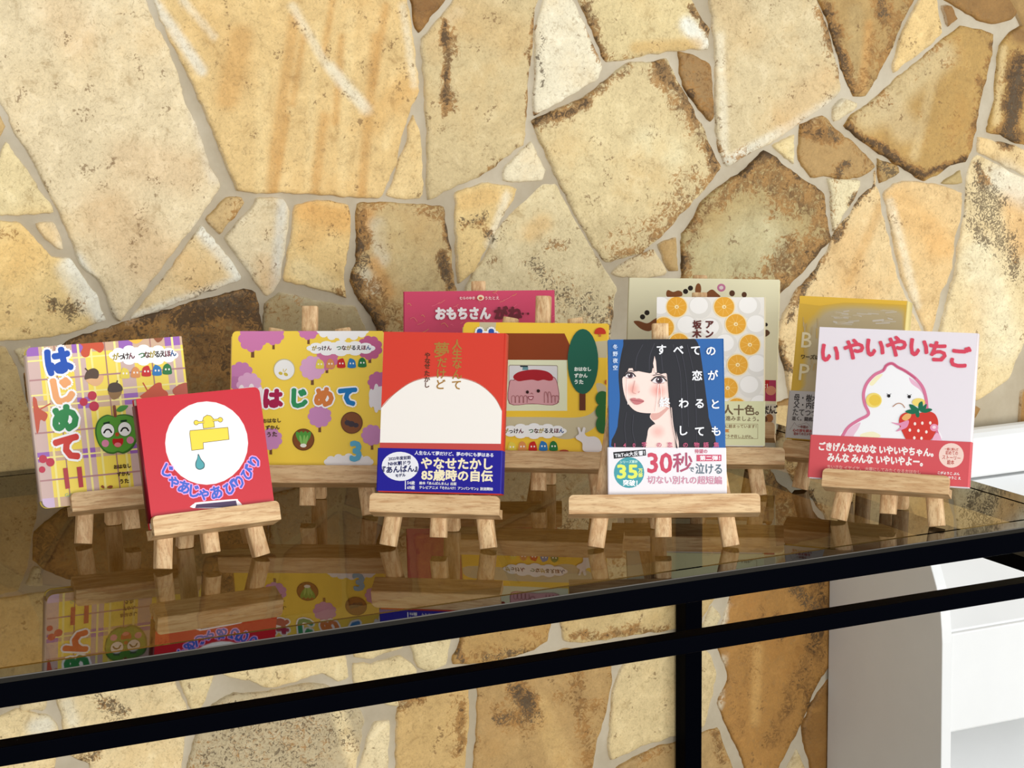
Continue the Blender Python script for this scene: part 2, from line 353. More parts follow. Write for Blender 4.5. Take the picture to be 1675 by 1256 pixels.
# stones seen dimly through the glass
S([(70,800),(118,812),(112,850),(60,925),(40,945),(15,930),(O,900),(O,812)], (205,180,128), .15, .1)
S([(128,835),(200,790),(300,800),(330,880),(280,960),(180,972),(60,955),(85,910)], (190,160,104), .2, .1)
S([(O,950),(0,955),(45,972),(62,1010),(70,1080),(80,1120),(30,1145),(O,1110)], (226,202,150))
S([(75,975),(180,985),(270,975),(280,1060),(180,1085),(90,1105),(75,1050)], (230,208,158))
random.seed(21)
def yb_(x): return 785-0.098*x
def ya_(x): return 1085-0.148*x
cols = [320, 440, 575, 700, 830, 975, 1110, 1240, 1370]
gv = {}
for i, x in enumerate(cols):
    for j in range(3):
        t = j/2.0
        jx = random.uniform(-32, 32); jy = 0 if j != 1 else random.uniform(-35, 35)
        gv[i, j] = (x+jx, yb_(x)*(1-t)+ya_(x)*t+jy)
gcols = [(214,190,138),(190,160,104),(226,204,156),(200,172,118),(178,146,92),(222,198,146),(168,134,80)]
def shrink(q, d):
    cx = sum(p[0] for p in q)/len(q); cy = sum(p[1] for p in q)/len(q)
    out = []
    for x, y in q:
        l = math.hypot(x-cx, y-cy); k = max(0.3, (l-d)/l); out.append((cx+(x-cx)*k, cy+(y-cy)*k))
    return out
for i in range(len(cols)-1):
    for j in range(2):
        S(shrink([gv[i, j], gv[i+1, j], gv[i+1, j+1], gv[i, j+1]], 8), random.choice(gcols), random.uniform(.05, .25))

# local tints (segment, radius px, colour, strength) and stains (segment, radius px, strength)
TINT = []
def T(x0, y0, x1, y1, r, col, k=0.6): TINT.append((x0, y0, x1, y1, r, lin(col), k))
STAIN = []
def D(x0, y0, x1, y1, r, k=0.6): STAIN.append((x0, y0, x1, y1, r, k))
OCH = (212, 168, 98); PALE = (240, 232, 205); WHT = (236, 236, 222)
for a in ((482,30,440,314,11),(497,60,478,170,6),(395,60,372,160,22),(560,60,548,200,7),(614,60,590,316,9),(530,190,512,318,9),(545,0,530,90,6),(470,190,448,316,6),(632,10,610,140,7)): T(*a, (204,154,84), .58)
for a in ((520,40,500,320,7),(575,20,556,320,9),(430,120,425,312,12),(645,120,630,240,8)): T(*a, (236,210,152), .5)
T(540,110,600,180,10,PALE,.7); T(480,10,530,100,8,PALE,.5); T(250,0,330,115,10,WHT,.6); T(300,0,350,60,7,PALE,.6)
T(610,200,660,140,25,(214,168,96),.5); T(340,30,390,120,40,(216,172,104),.35); T(660,10,678,140,7,PALE,.5)
T(100,20,130,60,40,(226,196,150),.5); T(40,130,220,110,40,(226,200,150),.3); T(210,260,300,280,40,(220,188,142),.5); T(180,350,240,420,55,(214,180,132),.55)
T(320,180,350,290,14,(226,214,190),.5)
T(20,430,60,390,50,(238,198,124),.6); T(120,430,170,520,18,WHT,.75); T(105,440,140,500,16,PALE,.6); D(85,500,120,505,16,.45); D(5,380,25,385,12,.35); D(40,545,45,545,8,.5)
T(330,375,395,450,14,WHT,.7); T(214,522,390,458,9,WHT,.6); T(300,430,320,460,30,(226,190,130),.4)
T(735,30,750,20,12,PALE,.4); D(728,40,730,180,7,.85); D(738,60,745,85,10,.55); D(735,150,742,175,9,.6); T(760,20,840,60,40,(206,172,114),.5); T(705,60,715,90,18,(206,170,112),.4)
D(872,10,862,220,3,.7); D(860,80,872,110,6,.5); D(785,291,820,262,4,.6)
D(958,5,985,90,11,.75); D(965,30,985,60,12,.45); D(1130,8,1160,60,7,.8); T(1125,40,1150,70,14,WHT,.8); T(1040,78,1140,72,12,(206,166,96),.6)
D(1000,95,1060,90,8,.35)
D(872,200,960,165,8,.85); D(880,205,925,190,13,.45); D(960,160,1030,110,8,.6); D(1078,104,1140,190,12,.8); D(1110,160,1160,235,17,.55); D(1160,235,1178,275,12,.8); D(1090,150,1130,210,14,.45); D(1060,115,1100,150,13,.45)
D(1175,283,1050,412,10,.55); D(1130,290,1080,370,22,.42); D(1010,425,1060,405,14,.5); D(1000,395,1060,370,25,.28); T(1000,180,960,300,40,(228,210,160),.4); T(1060,230,1100,250,25,(232,220,176),.6)
D(1350,10,1395,150,13,.85); D(1358,40,1375,100,22,.4); D(1440,0,1452,30,18,.65); D(1470,40,1440,110,10,.6); D(1480,5,1455,90,12,.45); D(1430,60,1410,150,14,.45); T(1400,20,1398,140,14,(186,160,108),.6); T(1422,40,1412,150,8,(206,158,92),.6)
D(1390,212,1500,282,9,1.0); D(1505,288,1580,262,8,1.0); D(1590,240,1600,180,5,.7); D(1612,110,1622,70,5,.7); D(1415,165,1455,175,10,.45); D(1604,125,1606,138,6,.7); D(1455,165,1448,160,10,.4)
T(1420,190,1540,90,26,(206,184,136),.75); T(1535,100,1495,255,9,(206,180,128),.6); T(1450,170,1480,210,26,(208,186,140),.6); D(1560,60,1560,255,30,.24); D(1500,120,1520,260,10,.22)
D(1665,100,1650,230,16,1.0); D(1640,215,1672,225,12,.9); T(1640,80,1630,200,7,(222,196,140),.7); T(1665,55,1672,60,16,(120,78,40),.6)
D(1315,212,1365,225,14,.75); D(1345,205,1365,210,10,.6); D(1370,285,1385,275,10,.7); D(1395,235,1420,262,9,.45)
T(1180,0,1225,60,30,(206,176,124),.5); T(1178,60,1184,260,8,PALE,.6); T(1190,265,1375,160,9,WHT,.55); T(1290,190,1350,130,30,(214,178,124),.5)
# big brown stone with a pale heart
T(1190,420,1240,400,55,(196,184,140),.9); T(1150,430,1220,460,45,(190,178,132),.6)
D(1230,280,1330,330,34,.62); D(1335,340,1345,400,18,.6); D(1330,410,1270,480,26,.68); D(1160,340,1230,285,16,.55); D(1122,400,1150,350,12,.55); D(1270,440,1295,400,22,.62); D(1210,455,1260,460,15,.5); D(1280,330,1300,340,30,.5)
T(1600,420,1640,560,35,(236,226,190),.6); T(1660,330,1672,400,25,(222,172,104),.6); T(1600,480,1590,540,25,(212,164,98),.3); D(1665,420,1668,440,10,.5)
D(1365,395,1385,360,6,.8); D(1395,330,1415,310,9,.75); D(1340,425,1290,520,7,.7); D(1270,560,1290,600,8,.7); T(1380,400,1400,480,35,(222,176,110),.45); T(1440,340,1390,460,9,(206,158,90),.5)
T(1470,330,1540,400,30,(226,178,108),.5); T(1456,330,1500,500,8,PALE,.5)
D(1370,300,1375,310,9,.3); D(1600,275,1615,300,10,.6); T(1640,290,1690,320,28,WHT,.5)
D(900,400,915,405,16,.35); D(860,430,880,440,14,.3); D(890,460,930,480,36,.26); D(960,460,1000,530,26,.22); T(870,380,890,365,18,(222,180,112),.5); D(1000,480,1003,540,4,.6); D(860,540,930,520,50,.24); D(800,430,810,415,8,.5)
D(760,370,790,360,9,.45); D(800,385,795,375,6,.5); T(760,330,800,320,18,(222,178,106),.5); T(830,320,800,400,8,PALE,.6)
D(590,345,585,400,8,.75); D(600,390,582,420,14,.75); D(580,450,590,500,9,.85); D(600,500,620,535,16,.85); D(610,470,640,520,22,.5); D(730,345,735,400,6,1.0); D(722,420,735,470,9,.85); D(690,345,725,350,12,.5); D(705,340,725,343,8,.6); D(650,510,665,540,14,.45)
T(600,350,600,375,14,(204,156,92),.7); T(618,370,625,420,15,(206,198,172),.8); T(600,450,612,470,14,(214,206,178),.8); T(612,430,635,480,12,(206,160,96),.7); T(640,380,690,460,30,(202,182,132),.6); D(640,520,740,540,30,.3)
T(500,345,560,360,24,(222,172,98),.7); T(500,390,520,380,20,(222,176,104),.5); T(490,440,550,480,20,(236,220,170),.5); D(550,475,560,480,7,.5)
T(462,330,450,470,10,(214,214,204),.6); T(432,430,440,460,18,(216,176,120),.45)
T(470,480,560,500,12,(186,174,140),.5); D(440,510,480,505,18,.3)
D(300,520,400,490,22,.55); D(230,540,180,560,18,.35); D(330,560,420,600,40,.3); D(60,620,50,680,20,.45); D(360,500,410,520,20,.5); T(330,500,400,478,6,PALE,.5)
# lower wall
D(170,1150,200,1165,14,.42); T(110,1150,120,1180,12,PALE,.6); T(60,1190,75,1185,18,WHT,.6); D(380,1190,520,1210,55,.27); D(330,1230,480,1240,50,.25); T(555,1170,580,1250,12,(238,218,170),.8); D(130,1245,160,1235,10,.5)
D(745,1050,760,1085,9,.6); D(780,1070,870,1060,14,.4); D(840,1020,900,1045,10,.3); D(655,1150,690,1140,10,.6); D(755,1155,752,1230,9,.65); D(745,1120,740,1250,12,.3)
D(850,1130,870,1160,18,.8); D(820,1170,860,1180,22,.55); D(940,1100,965,1250,16,.5); D(920,1140,985,1160,18,.4); T(880,1150,920,1250,20,(206,172,112),.6)
D(940,1042,1090,1028,7,.65); D(1000,1030,1040,1025,10,.4); T(1010,1010,1090,1000,16,(216,194,140),.5)
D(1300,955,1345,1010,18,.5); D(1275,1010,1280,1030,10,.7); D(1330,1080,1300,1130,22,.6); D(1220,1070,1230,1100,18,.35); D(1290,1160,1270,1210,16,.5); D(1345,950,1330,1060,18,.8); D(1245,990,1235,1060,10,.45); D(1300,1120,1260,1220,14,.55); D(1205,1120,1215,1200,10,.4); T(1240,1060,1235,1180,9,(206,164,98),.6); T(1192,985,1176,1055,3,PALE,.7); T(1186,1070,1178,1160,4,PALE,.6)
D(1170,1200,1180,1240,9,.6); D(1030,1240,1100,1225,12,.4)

LICHEN = []
def LI(x0, y0, x1, y1, r, k=0.9): LICHEN.append((x0, y0, x1, y1, r, min(1, k*1.35)))
LI(1600,320,1650,400,26); LI(1605,300,1640,330,18); LI(1590,360,1612,400,14); LI(1645,400,1662,450,18,.8); LI(1600,270,1612,300,9)
LI(1395,335,1420,308,9,1); LI(1365,395,1390,345,6,1); LI(1345,425,1290,525,6,.9); LI(1275,570,1292,605,9)
LI(588,400,575,440,9,1); LI(600,420,582,470,9,.8); LI(735,340,736,400,6,1); LI(724,425,736,470,8,1); LI(598,500,618,535,12,.9)
LI(85,495,125,510,16,.8); LI(870,430,885,445,14,.7); LI(895,470,925,485,22,.6); LI(960,500,995,540,26,.6); LI(1003,490,1003,545,5,.9); LI(760,365,795,355,10,.6); LI(798,380,805,395,6,.8)
LI(1660,170,1650,225,14,1); LI(1665,110,1655,170,7,.8); LI(845,1130,870,1165,18,1); LI(815,1175,850,1180,16,.6); LI(745,1060,760,1085,8,.8); LI(790,1075,860,1065,10,.7)
LI(168,1150,198,1165,14,.7); LI(130,1245,160,1235,10,.6); LI(380,1200,540,1190,60,.5); LI(340,1235,500,1250,40,.5); LI(1300,960,1330,1000,14,.8); LI(1275,1010,1283,1040,6,.8)
LI(1355,205,1372,228,8,.8); LI(1375,285,1388,272,8,.9); LI(1440,0,1450,25,9,.7); LI(885,60,885,140,5,.7); LI(330,480,410,500,22,.6); LI(230,560,330,540,30,.5); LI(1438,270,1470,290,10,.8)
def poly_area(q): return 0.5*sum(q[i][0]*q[(i+1) % len(q)][1]-q[(i+1) % len(q)][0]*q[i][1] for i in range(len(q)))
def inside(p, q):
    x, y = p; r = False; n = len(q)
    for i in range(n):
        x1, y1 = q[i]; x2, y2 = q[(i+1) % n]
        if (y1 > y) != (y2 > y) and x < (x2-x1)*(y-y1)/(y2-y1)+x1: r = not r
    return r
def seg_d(p, a, b):
    dx, dy = b[0]-a[0], b[1]-a[1]; l2 = dx*dx+dy*dy
    t = 0 if l2 == 0 else max(0, min(1, ((p[0]-a[0])*dx+(p[1]-a[1])*dy)/l2))
    return math.hypot(p[0]-a[0]-t*dx, p[1]-a[1]-t*dy)
def resample(q, step):
    out = []
    n = len(q)
    for i in range(n):
        a, b = q[i], q[(i+1) % n]; l = math.hypot(b[0]-a[0], b[1]-a[1]); k = max(1, int(l/step))
        for j in range(k):
            t = j/k; out.append((a[0]+(b[0]-a[0])*t, a[1]+(b[1]-a[1])*t))
    return out
def smooth(q, k=0.13):
    n = len(q)
    return [((1-2*k)*q[i][0]+k*(q[i-1][0]+q[(i+1) % n][0]), (1-2*k)*q[i][1]+k*(q[i-1][1]+q[(i+1) % n][1])) for i in range(n)]
def offset_in(q, d):
    n = len(q); out = []
    for i in range(n):
        a, b = q[i-1], q[(i+1) % n]; tx, ty = b[0]-a[0], b[1]-a[1]; l = math.hypot(tx, ty) or 1
        out.append((q[i][0]-ty/l*d, q[i][1]+tx/l*d))
    return out

wv, wf, wbase, wstain, wlich = [], [], [], [], []
RELIEF = 0.007
def tint_at(px, base, step_k=1.0):
    r, g, b = base[:3]
    for x0, y0, x1, y1, R, c, k in TINT:
        if min(x0, x1)-R*1.6 < px[0] < max(x0, x1)+R*1.6 and min(y0, y1)-R*1.6 < px[1] < max(y0, y1)+R*1.6:
            d = seg_d(px, (x0, y0), (x1, y1))/R
            if d < 1.5:
                w = k*max(0, min(1, 1.5-d)); w = w*w*(3-2*w) if w < 1 else w
                r += (c[0]-r)*w; g += (c[1]-g)*w; b += (c[2]-b)*w
    return (r, g, b, 1)
def stain_at(px, what=None):
    s = 0
    wx = px[0]+9*noise.noise((px[0]*.035, px[1]*.035, 4))+5*noise.noise((px[0]*.1, px[1]*.1, 6))
    wy = px[1]+9*noise.noise((px[0]*.035, px[1]*.035, 14))+5*noise.noise((px[0]*.1, px[1]*.1, 16))
    for x0, y0, x1, y1, R, k in (STAIN if what is None else what):
        if min(x0, x1)-R*1.7 < wx < max(x0, x1)+R*1.7 and min(y0, y1)-R*1.7 < wy < max(y0, y1)+R*1.7:
            d = seg_d((wx, wy), (x0, y0), (x1, y1))/R
            if d < 1.7: s = max(s, k*min(1, (1.7-d)/1.3))
    return s
def border_warp(p):
    x, y = p
    for lim, ax in ((-48, 0), (1744, 0), (-48, 1), (1324, 1)):
        w = max(0, 1-abs(p[ax]-lim)/42.0)
        if w:
            d = 34*w*noise.noise((p[1-ax]*.011, lim*.37, 2.2))
            if ax == 0: x += d
            else: y += d
    return (x, y)
def add_stone(pts, col, edge, inner, step=6.0, local=True, seed=0):
    q = [tuple(map(float, p)) for p in pts]
    if poly_area(q) < 0: q.reverse()
    q = [border_warp(p) for p in resample(q, step)]
    q = smooth(q)
    n = len(q)
    jit = []
    for i, p in enumerate(q):
        d = noise.noise((p[0]*0.055, p[1]*0.055, 3.1))*2.6+noise.noise((p[0]*0.16, p[1]*0.16, 8.1))*1.5
        a, b = q[i-1], q[(i+1) % n]; tx, ty = b[0]-a[0], b[1]-a[1]; l = math.hypot(tx, ty) or 1
        jit.append((p[0]-ty/l*d, p[1]+tx/l*d))
    q = offset_in(jit, -1.3)
    ring1 = offset_in(q, 1.3); ring2 = offset_in(q, 3.0)
    xs = [p[0] for p in q]; ys = [p[1] for p in q]
    inner_pts = []
    y = min(ys)+step; row = 0
    lim = 6.0
    while y < max(ys):
        x = min(xs)+(step/2 if row % 2 else 0)
        while x < max(xs):
            p = (x+random.uniform(-1.5, 1.5), y+random.uniform(-1.5, 1.5))
            if inside(p, ring2) and min(seg_d(p, ring2[i], ring2[(i+1) % n]) for i in range(0, n)) > step*0.55: inner_pts.append(p)
            x += step
        y += step*0.87; row += 1
    vin = [Vector(p) for p in ring2]+[Vector(p) for p in inner_pts]
    res = delaunay_2d_cdt(vin, [(i, (i+1) % n) for i in range(n)], [list(range(n))], 1, 1e-5)
    V, F = res[0], res[2]
    base = lin(col)
    off = len(wv)
    tilt = (random.uniform(-.00002, .00002), random.uniform(-.00002, .00002))
    cx, cy = sum(xs)/n, sum(ys)/n
    rimc = lin((244, 234, 206)); pale = 0.0 if edge > .12 else 0.55
    def add(p, h, e):
        P = wall_pt(p)
        hh = h*(RELIEF+(p[0]-cx)*tilt[0]+(p[1]-cy)*tilt[1]+0.0016*noise.noise((p[0]*0.02, p[1]*0.02, 1.7)))
        wv.append((P.x, Y_WALL+RELIEF-hh, P.z))
        bc = tint_at(p, base)
        if h < .99: bc = tuple(bc[i]+(rimc[i]-bc[i])*pale*(.5+.5*noise.noise((p[0]*.05, p[1]*.05, 9))) for i in range(3))+(1,)
        wbase.append(bc)
        es = edge*max(0, 1-e/26.0)*(0.7+0.9*noise.noise((p[0]*0.03, p[1]*0.03, 5.5))) if edge else 0
        wstain.append(max(stain_at(p), es*1.9, 0)+inner); wlich.append(stain_at(p, LICHEN))
    for p in q: add(p, 0.0, 0)
    for p in ring1: add(p, 0.72, 1)
    i2 = len(wv)
    for p in V:
        e = min(seg_d((p.x, p.y), q[i], q[(i+1) % n]) for i in range(n)) if edge else 0
        add((p.x, p.y), 1.0, e)
    # outline vertices of the triangulation keep their order for the first n
    for i in range(n):
        j = (i+1) % n
        wf.append((off+i, off+j, off+n+j, off+n+i))
        wf.append((off+n+i, off+n+j, i2+j, i2+i))
    for f in F: wf.append(tuple(i2+k for k in f))
random.seed(3)
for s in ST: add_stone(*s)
# rest of the wall beyond the picture: irregular stones of the same kind
def mk_margin():
    random.seed(11)
    cw = 165; g = {}
    I0, I1, J0, J1 = -5, 16, -4, 15
    for i in range(I0, I1+1):
        for j in range(J0, J1+1): g[i, j] = (i*cw+random.uniform(-52, 52), j*cw+random.uniform(-52, 52))
    for i in range(I0, I1):
        for j in range(J0, J1):
            quad = [g[i, j], g[i+1, j], g[i+1, j+1], g[i, j+1]]
            # keep outside the traced area
            if all(-48 < p[0] < 1742 and -48 < p[1] < 1322 for p in quad): continue
            out = []
            for p in quad:
                x, y = p
                inx = -52 < x < 1748; iny = -52 < y < 1328
                if inx and iny:
                    dl, dr, dt, db = x+52, 1748-x, y+52, 1328-y
                    m = min(dl, dr, dt, db)
                    if m == dl: x = -52
                    elif m == dr: x = 1748
                    elif m == dt: y = -52
                    else: y = 1328
                out.append((x, y))
            if abs(poly_area(out)) < 2500: continue
            quad = shrink(out, 9)
            if wall_pt(((quad[0][0]+quad[2][0])/2, (quad[0][1]+quad[2][1])/2)).z < -0.78: continue
            add_stone(quad, random.choice(gcols+[(226,204,156)]), random.uniform(0, .2), 0, step=24.0)
mk_margin()
me = bpy.data.meshes.new('wall_back')
# mortar bed
gx0, gx1, gz0, gz1, NG = -0.6, 3.9, -0.76, 1.5, 60
mo = len(wv)
for j in range(NG+1):
    for i in range(NG+1):
        x = gx0+(gx1-gx0)*i/NG; z = gz0+(gz1-gz0)*j/NG
        wv.append((x, Y_WALL+RELIEF-0.0022+0.0016*noise.noise((x*9, z*9, 2)), z)); wbase.append((.5, .5, .5, 1)); wstain.append(0); wlich.append(0)
nm = len(wf)
for j in range(NG):
    for i in range(NG):
        a = mo+j*(NG+1)+i; wf.append((a, a+1, a+NG+2, a+NG+1))
bk = len(wv)
for x, y, z in ((gx0, Y_WALL+.12, gz0), (gx1, Y_WALL+.12, gz0), (gx1, Y_WALL+.12, gz1), (gx0, Y_WALL+.12, gz1)):
    wv.append((x, y, z)); wbase.append((.5, .5, .5, 1)); wstain.append(0); wlich.append(0)
wf.append((bk+3, bk+2, bk+1, bk))
me.from_pydata(wv, [], wf)
me.materials.append(STONE); me.materials.append(MORTAR)
me.polygons.foreach_set('material_index', [0]*nm+[1]*(len(wf)-nm))
me.polygons.foreach_set('use_smooth', [True]*len(wf))
at = me.attributes.new('base', 'FLOAT_COLOR', 'POINT'); at.data.foreach_set('color', [c for v in wbase for c in v])
at = me.attributes.new('stain', 'FLOAT', 'POINT'); at.data.foreach_set('value', wstain)
at = me.attributes.new('lichen', 'FLOAT', 'POINT'); at.data.foreach_set('value', wlich)
# all faces look towards the room (-y)
flip = [p.index for p in me.polygons if p.normal.y > 0.0 and p.index != len(wf)-1]
if flip:
    bm = bmesh.new(); bm.from_mesh(me); bm.faces.ensure_lookup_table()
    bmesh.ops.reverse_faces(bm, faces=[bm.faces[i] for i in flip]); bm.to_mesh(me); bm.free()
wall = bpy.data.objects.new('wall_back', me); C.objects.link(wall)
wall['kind'] = 'structure'; wall['label'] = 'crazy-paved wall of honey coloured flagstones with grey mortar joints'

fl = MB(); fl.box(-0.6, 3.9, -1.2, Y_WALL+.12, -0.80, -0.75)
fo = fl.build('floor', FLOOR); fo['kind'] = 'structure'; fo['label'] = 'plain grey floor'

# ------------------------------------------------------------------ console table
tab = empty('console_table', 'long black steel console table with smoked glass top against the stone wall', 'table')
tab.location = (1.0, 2.49, -0.75)
TL = Matrix.Translation((-1.0, -2.49, 0.75))
X_LEFT = 0.18
def tb(x0, x1, y0, y1, z0, z1): m = MB(); m.box(x0-1.0, x1-1.0, y0-2.49, y1-2.49, z0+.75, z1+.75); return m
GT = 0.006
q = 0.0268
GAP = q+0.0045
tb(X_LEFT+GAP, X_RIGHT-GAP, Y_FRONT+GAP, Y_BACK-GAP, -GT, 0).build('glass_top', GLASS, tab)['label'] = 'smoked bronze glass sheet'
def rim(x0, x1, y0, y1, edge=None):
    m = tb(x0, x1, y0, y1, -GT, 0)
    o = m.build('rim', [RIM, EDGE_HI], tab)
    o['label'] = 'glossy black rim strip round the glass'
    if edge:                                   # pale grey strip painting the bevel highlight along the front arris
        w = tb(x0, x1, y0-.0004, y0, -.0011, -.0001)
        w.build('edge_highlight', EDGE_HI, tab)
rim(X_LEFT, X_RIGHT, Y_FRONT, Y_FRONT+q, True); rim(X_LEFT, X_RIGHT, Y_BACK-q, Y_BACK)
rim(X_LEFT, X_LEFT+q, Y_FRONT+q+.0002, Y_BACK-q-.0002); rim(X_RIGHT-q, X_RIGHT, Y_FRONT+q+.0002, Y_BACK-q-.0002)
# narrow dark ledge the glass lies on, seen in the joint
for a_ in ((X_LEFT+q, X_RIGHT-q, Y_FRONT+q, Y_FRONT+GAP+.006), (X_LEFT+q, X_RIGHT-q, Y_BACK-GAP-.006, Y_BACK-q), (X_LEFT+q, X_LEFT+GAP+.006, Y_FRONT+GAP+.006, Y_BACK-GAP-.006), (X_RIGHT-GAP-.006, X_RIGHT-q, Y_FRONT+GAP+.006, Y_BACK-GAP-.006)):
    tb(*a_, -GT-.003, -GT-.0002).build('glass_ledge', STEEL, tab)
ap = 0.0302
tb(X_LEFT, X_RIGHT, Y_FRONT, Y_FRONT+q, -ap, -GT-.0003).build('front_rail', STEEL, tab, bevel=.0012)
tb(X_LEFT, X_RIGHT, Y_BACK-q, Y_BACK, -ap, -GT-.0003).build('back_rail', STEEL, tab, bevel=.0012)
for x in (X_LEFT, X_RIGHT-q): tb(x, x+q, Y_FRONT+q, Y_BACK-q, -ap, -GT-.0003).build('side_rail', STEEL, tab, bevel=.0012)
LG = 0.0307
for x in (X_LEFT, X_RIGHT-LG):
    for y in (Y_FRONT+.001, Y_BACK-LG): tb(x, x+LG, y, y+LG, -.75, -ap-.0003).build('leg', STEEL, tab, bevel=.0012)
Z2, TR = -0.0691, 0.0188
tb(X_LEFT+LG, X_RIGHT-LG, Y_FRONT+.0005, Y_FRONT+.026, Z2-TR, Z2).build('stretcher', STEEL, tab, bevel=.001)
for x in (X_LEFT, X_RIGHT-.026): tb(x, x+.026, Y_FRONT+LG+.001, Y_BACK-LG-.001, Z2-TR, Z2).build('stretcher', STEEL, tab, bevel=.001)

# ------------------------------------------------------------------ white display shelf to the right
sh = empty('display_shelf', 'white low magazine display shelf with slanted fronts, right of the black table', 'shelf')
XS = 2.0869
sh.location = (XS, 2.66, -0.75)
def shf(m, name, bevel=.0015):
    m.v = [(x-XS, y-2.66, z+.75) for x, y, z in m.v]
    return m.build(name, WHITE, sh, bevel=bevel)
YW = Y_WALL-.004
prof = [(YW, -.75), (YW, -.092), (2.90, -.092), (2.85, -.098), (2.80, -.115), (2.76, -.142), (2.725, -.18), (2.70, -.220), (2.688, -.2465), (2.674, -.274), (2.664, -.301), (2.6585, -.339), (2.6565, -.36), (2.6525, -.56), (2.650, -.75)]
XE = 3.1
for x in (XS, XE-.019):
    m = MB(); m.prism(prof, x, x+.019, lambda p, k: (k, p[0], p[1])); shf(m, 'side_panel')
x0, x1 = XS+.0192, XE-.0192
m = MB()
roll = [(2.945, -.168)]+[(2.922+.028*math.cos(a), -.122+.030*math.sin(a)) for a in [math.pi*k/10 for k in range(0, 11)]]+[(2.894, -.158), (2.90, -.172), (2.92, -.176)]
m.prism(roll, x0, x1, lambda p, k: (k, p[0], p[1]), smooth_side=False); shf(m, 'top_rail', .004)
m = MB(); m.prism([(2.945, -.176), (2.900, -.1765), (2.668, -.345), (2.668, -.362), (2.945, -.195)], x0, x1, lambda p, k: (k, p[0], p[1])); shf(m, 'slanted_board', .001)
m = MB(); m.prism([(2.660, -.348), (2.676, -.348), (2.676, -.508), (2.660, -.508)], x0, x1, lambda p, k: (k, p[0], p[1])); shf(m, 'front_lip', .003)
m = MB(); m.prism([(2.93, -.49), (2.93, -.47), (2.660, -.66), (2.660, -.68)], x0, x1, lambda p, k: (k, p[0], p[1])); shf(m, 'slanted_board', .001)
m = MB(); m.box(x0, x1, 2.930, YW, -.75, -.18); shf(m, 'back_panel', .001)
m = MB(); m.box(x0, x1, 2.66, 2.676, -.745, -.69); shf(m, 'front_lip', .002)

# ------------------------------------------------------------------ easels
LEAN = math.radians(15)
SL, CL = math.sin(LEAN), math.cos(LEAN)
def pl(s, t, d): return (s, t*SL-d*CL, t*CL+d*SL)       # easel plane -> easel local
RAISE = 0.0037
def dprofile(w, th, r=0.006, n=4):
    """bar section: w wide, th deep, rounded front corners; d from 0 (front) to -th"""
    h = w/2
    pts = [(-h, -th), (h, -th)]
    for k in range(n+1):
        a = math.pi/2*k/n; pts.append((h-r+r*math.cos(a), -r*0.62+r*0.62*math.sin(a)))
    for k in range(n+1):
        a = math.pi/2+math.pi/2*k/n; pts.append((-h+r+r*math.cos(a), -r*0.62+r*0.62*math.sin(a)))
    return pts
def bar(p0, p1, w=0.0192, th=0.0135):
    """bar in the easel plane from (s,t) p0 to p1 with the rounded side in front"""
    m = MB(); a, b = Vector(p0), Vector(p1); u = (b-a).normalized(); v = Vector((u.y, -u.x))
    sec = dprofile(w, th)
    def fn(p, k): 
        q_ = (a if k == 0 else b)+v*p[0]
        return pl(q_.x, q_.y, p[1])
    m.prism(sec, 0, 1, fn)
    return m
EAS = 0
def make_easel(kind, label):
    big = kind == 'large'
    root = empty('tabletop_easel', label, 'easel', 'oak easels on the glass table')
    fs, ts, tt = (.0778, .041, .234) if big else (.0592, .033, .172)
    bar((-fs, RAISE), (-ts, tt)).build('leg', WOOD_V, root, bevel=.0008)
    bar((fs, RAISE), (ts, tt)).build('leg', WOOD_V, root, bevel=.0008)
    bar((0, .0145), (0, .262 if big else .186)).build('mast', WOOD_V, root, bevel=.0008)
    hw = .109 if big else .0755
    # ledge: L-shaped bar with a lip in front
    m = MB(); r = .0055
    def rr(t0, t1, h):     # rounded ends, front view
        pts = [(-h, t0), (h, t0)]
        for k in range(5):
            a = math.pi/2*k/4; pts.append((h-r+r*math.cos(a), t1-r+r*math.sin(a)))
        for k in range(5):
            a = math.pi/2+math.pi/2*k/4; pts.append((-h+r+r*math.cos(a), t1-r+r*math.sin(a)))
        return pts
    m.prism(rr(.0418, .0630, hw), .0185, .0262, lambda p, k: pl(p[0], p[1], k))
    m.prism([(.0003, .0368), (.0258, .0412), (.0258, .0417), (.0184, .0478), (.0003, .0478)], -hw, hw, lambda p, k: pl(k, p[1], p[0]))
    m.build('ledge', WOOD_H, root, recalc=True, bevel=.0014)
    tc = .195 if big else .150
    m = MB(); m.prism([(-.056, tc), (.056, tc), (.056, tc+.018), (-.056, tc+.018)], -.0138, -.0215, lambda p, k: pl(p[0], p[1], k))
    m.build('crossbar', WOOD_H, root, bevel=.001)
    # rear prop leg
    yb = .101 if big else .090
    P0 = Vector(pl(0, tc+.006, -.0235)); P1 = Vector((0, yb, .0))
    u = (P1-P0).normalized(); n_ = Vector((0, u.z, -u.y)); 
    if n_.y < 0: n_ = -n_
    P1 = P1 - u*(abs(n_.z)*0.0125/abs(u.z))*0.5
    m = MB()
    def fn(p, k):
        base = P0 if k == 0 else P1
        return tuple(base+Vector((p[0], 0, 0))+n_*(-p[1]))
    sec = dprofile(.0192, .0125)
    m.prism(sec, 0, 1, fn)
    lowest = min(v[2] for v in m.v)
    m.v = [(x, y, z-lowest) if z < .05 else (x, y, z) for x, y, z in m.v]
    ro = m.build('rear_leg', WOOD_V, root, bevel=.0008)
    h = MB(); h.box(-.007, .007, P0.y-.004, P0.y+.0005, P0.z-.010, P0.z+.010)
    h.build('hinge', BRASS, root)
    return root
def copy_easel(root, label):
    r = root.copy(); C.objects.link(r); r['label'] = label
    for ch in root.children:
        c = ch.copy(); C.objects.link(c); c.parent = r
    return r

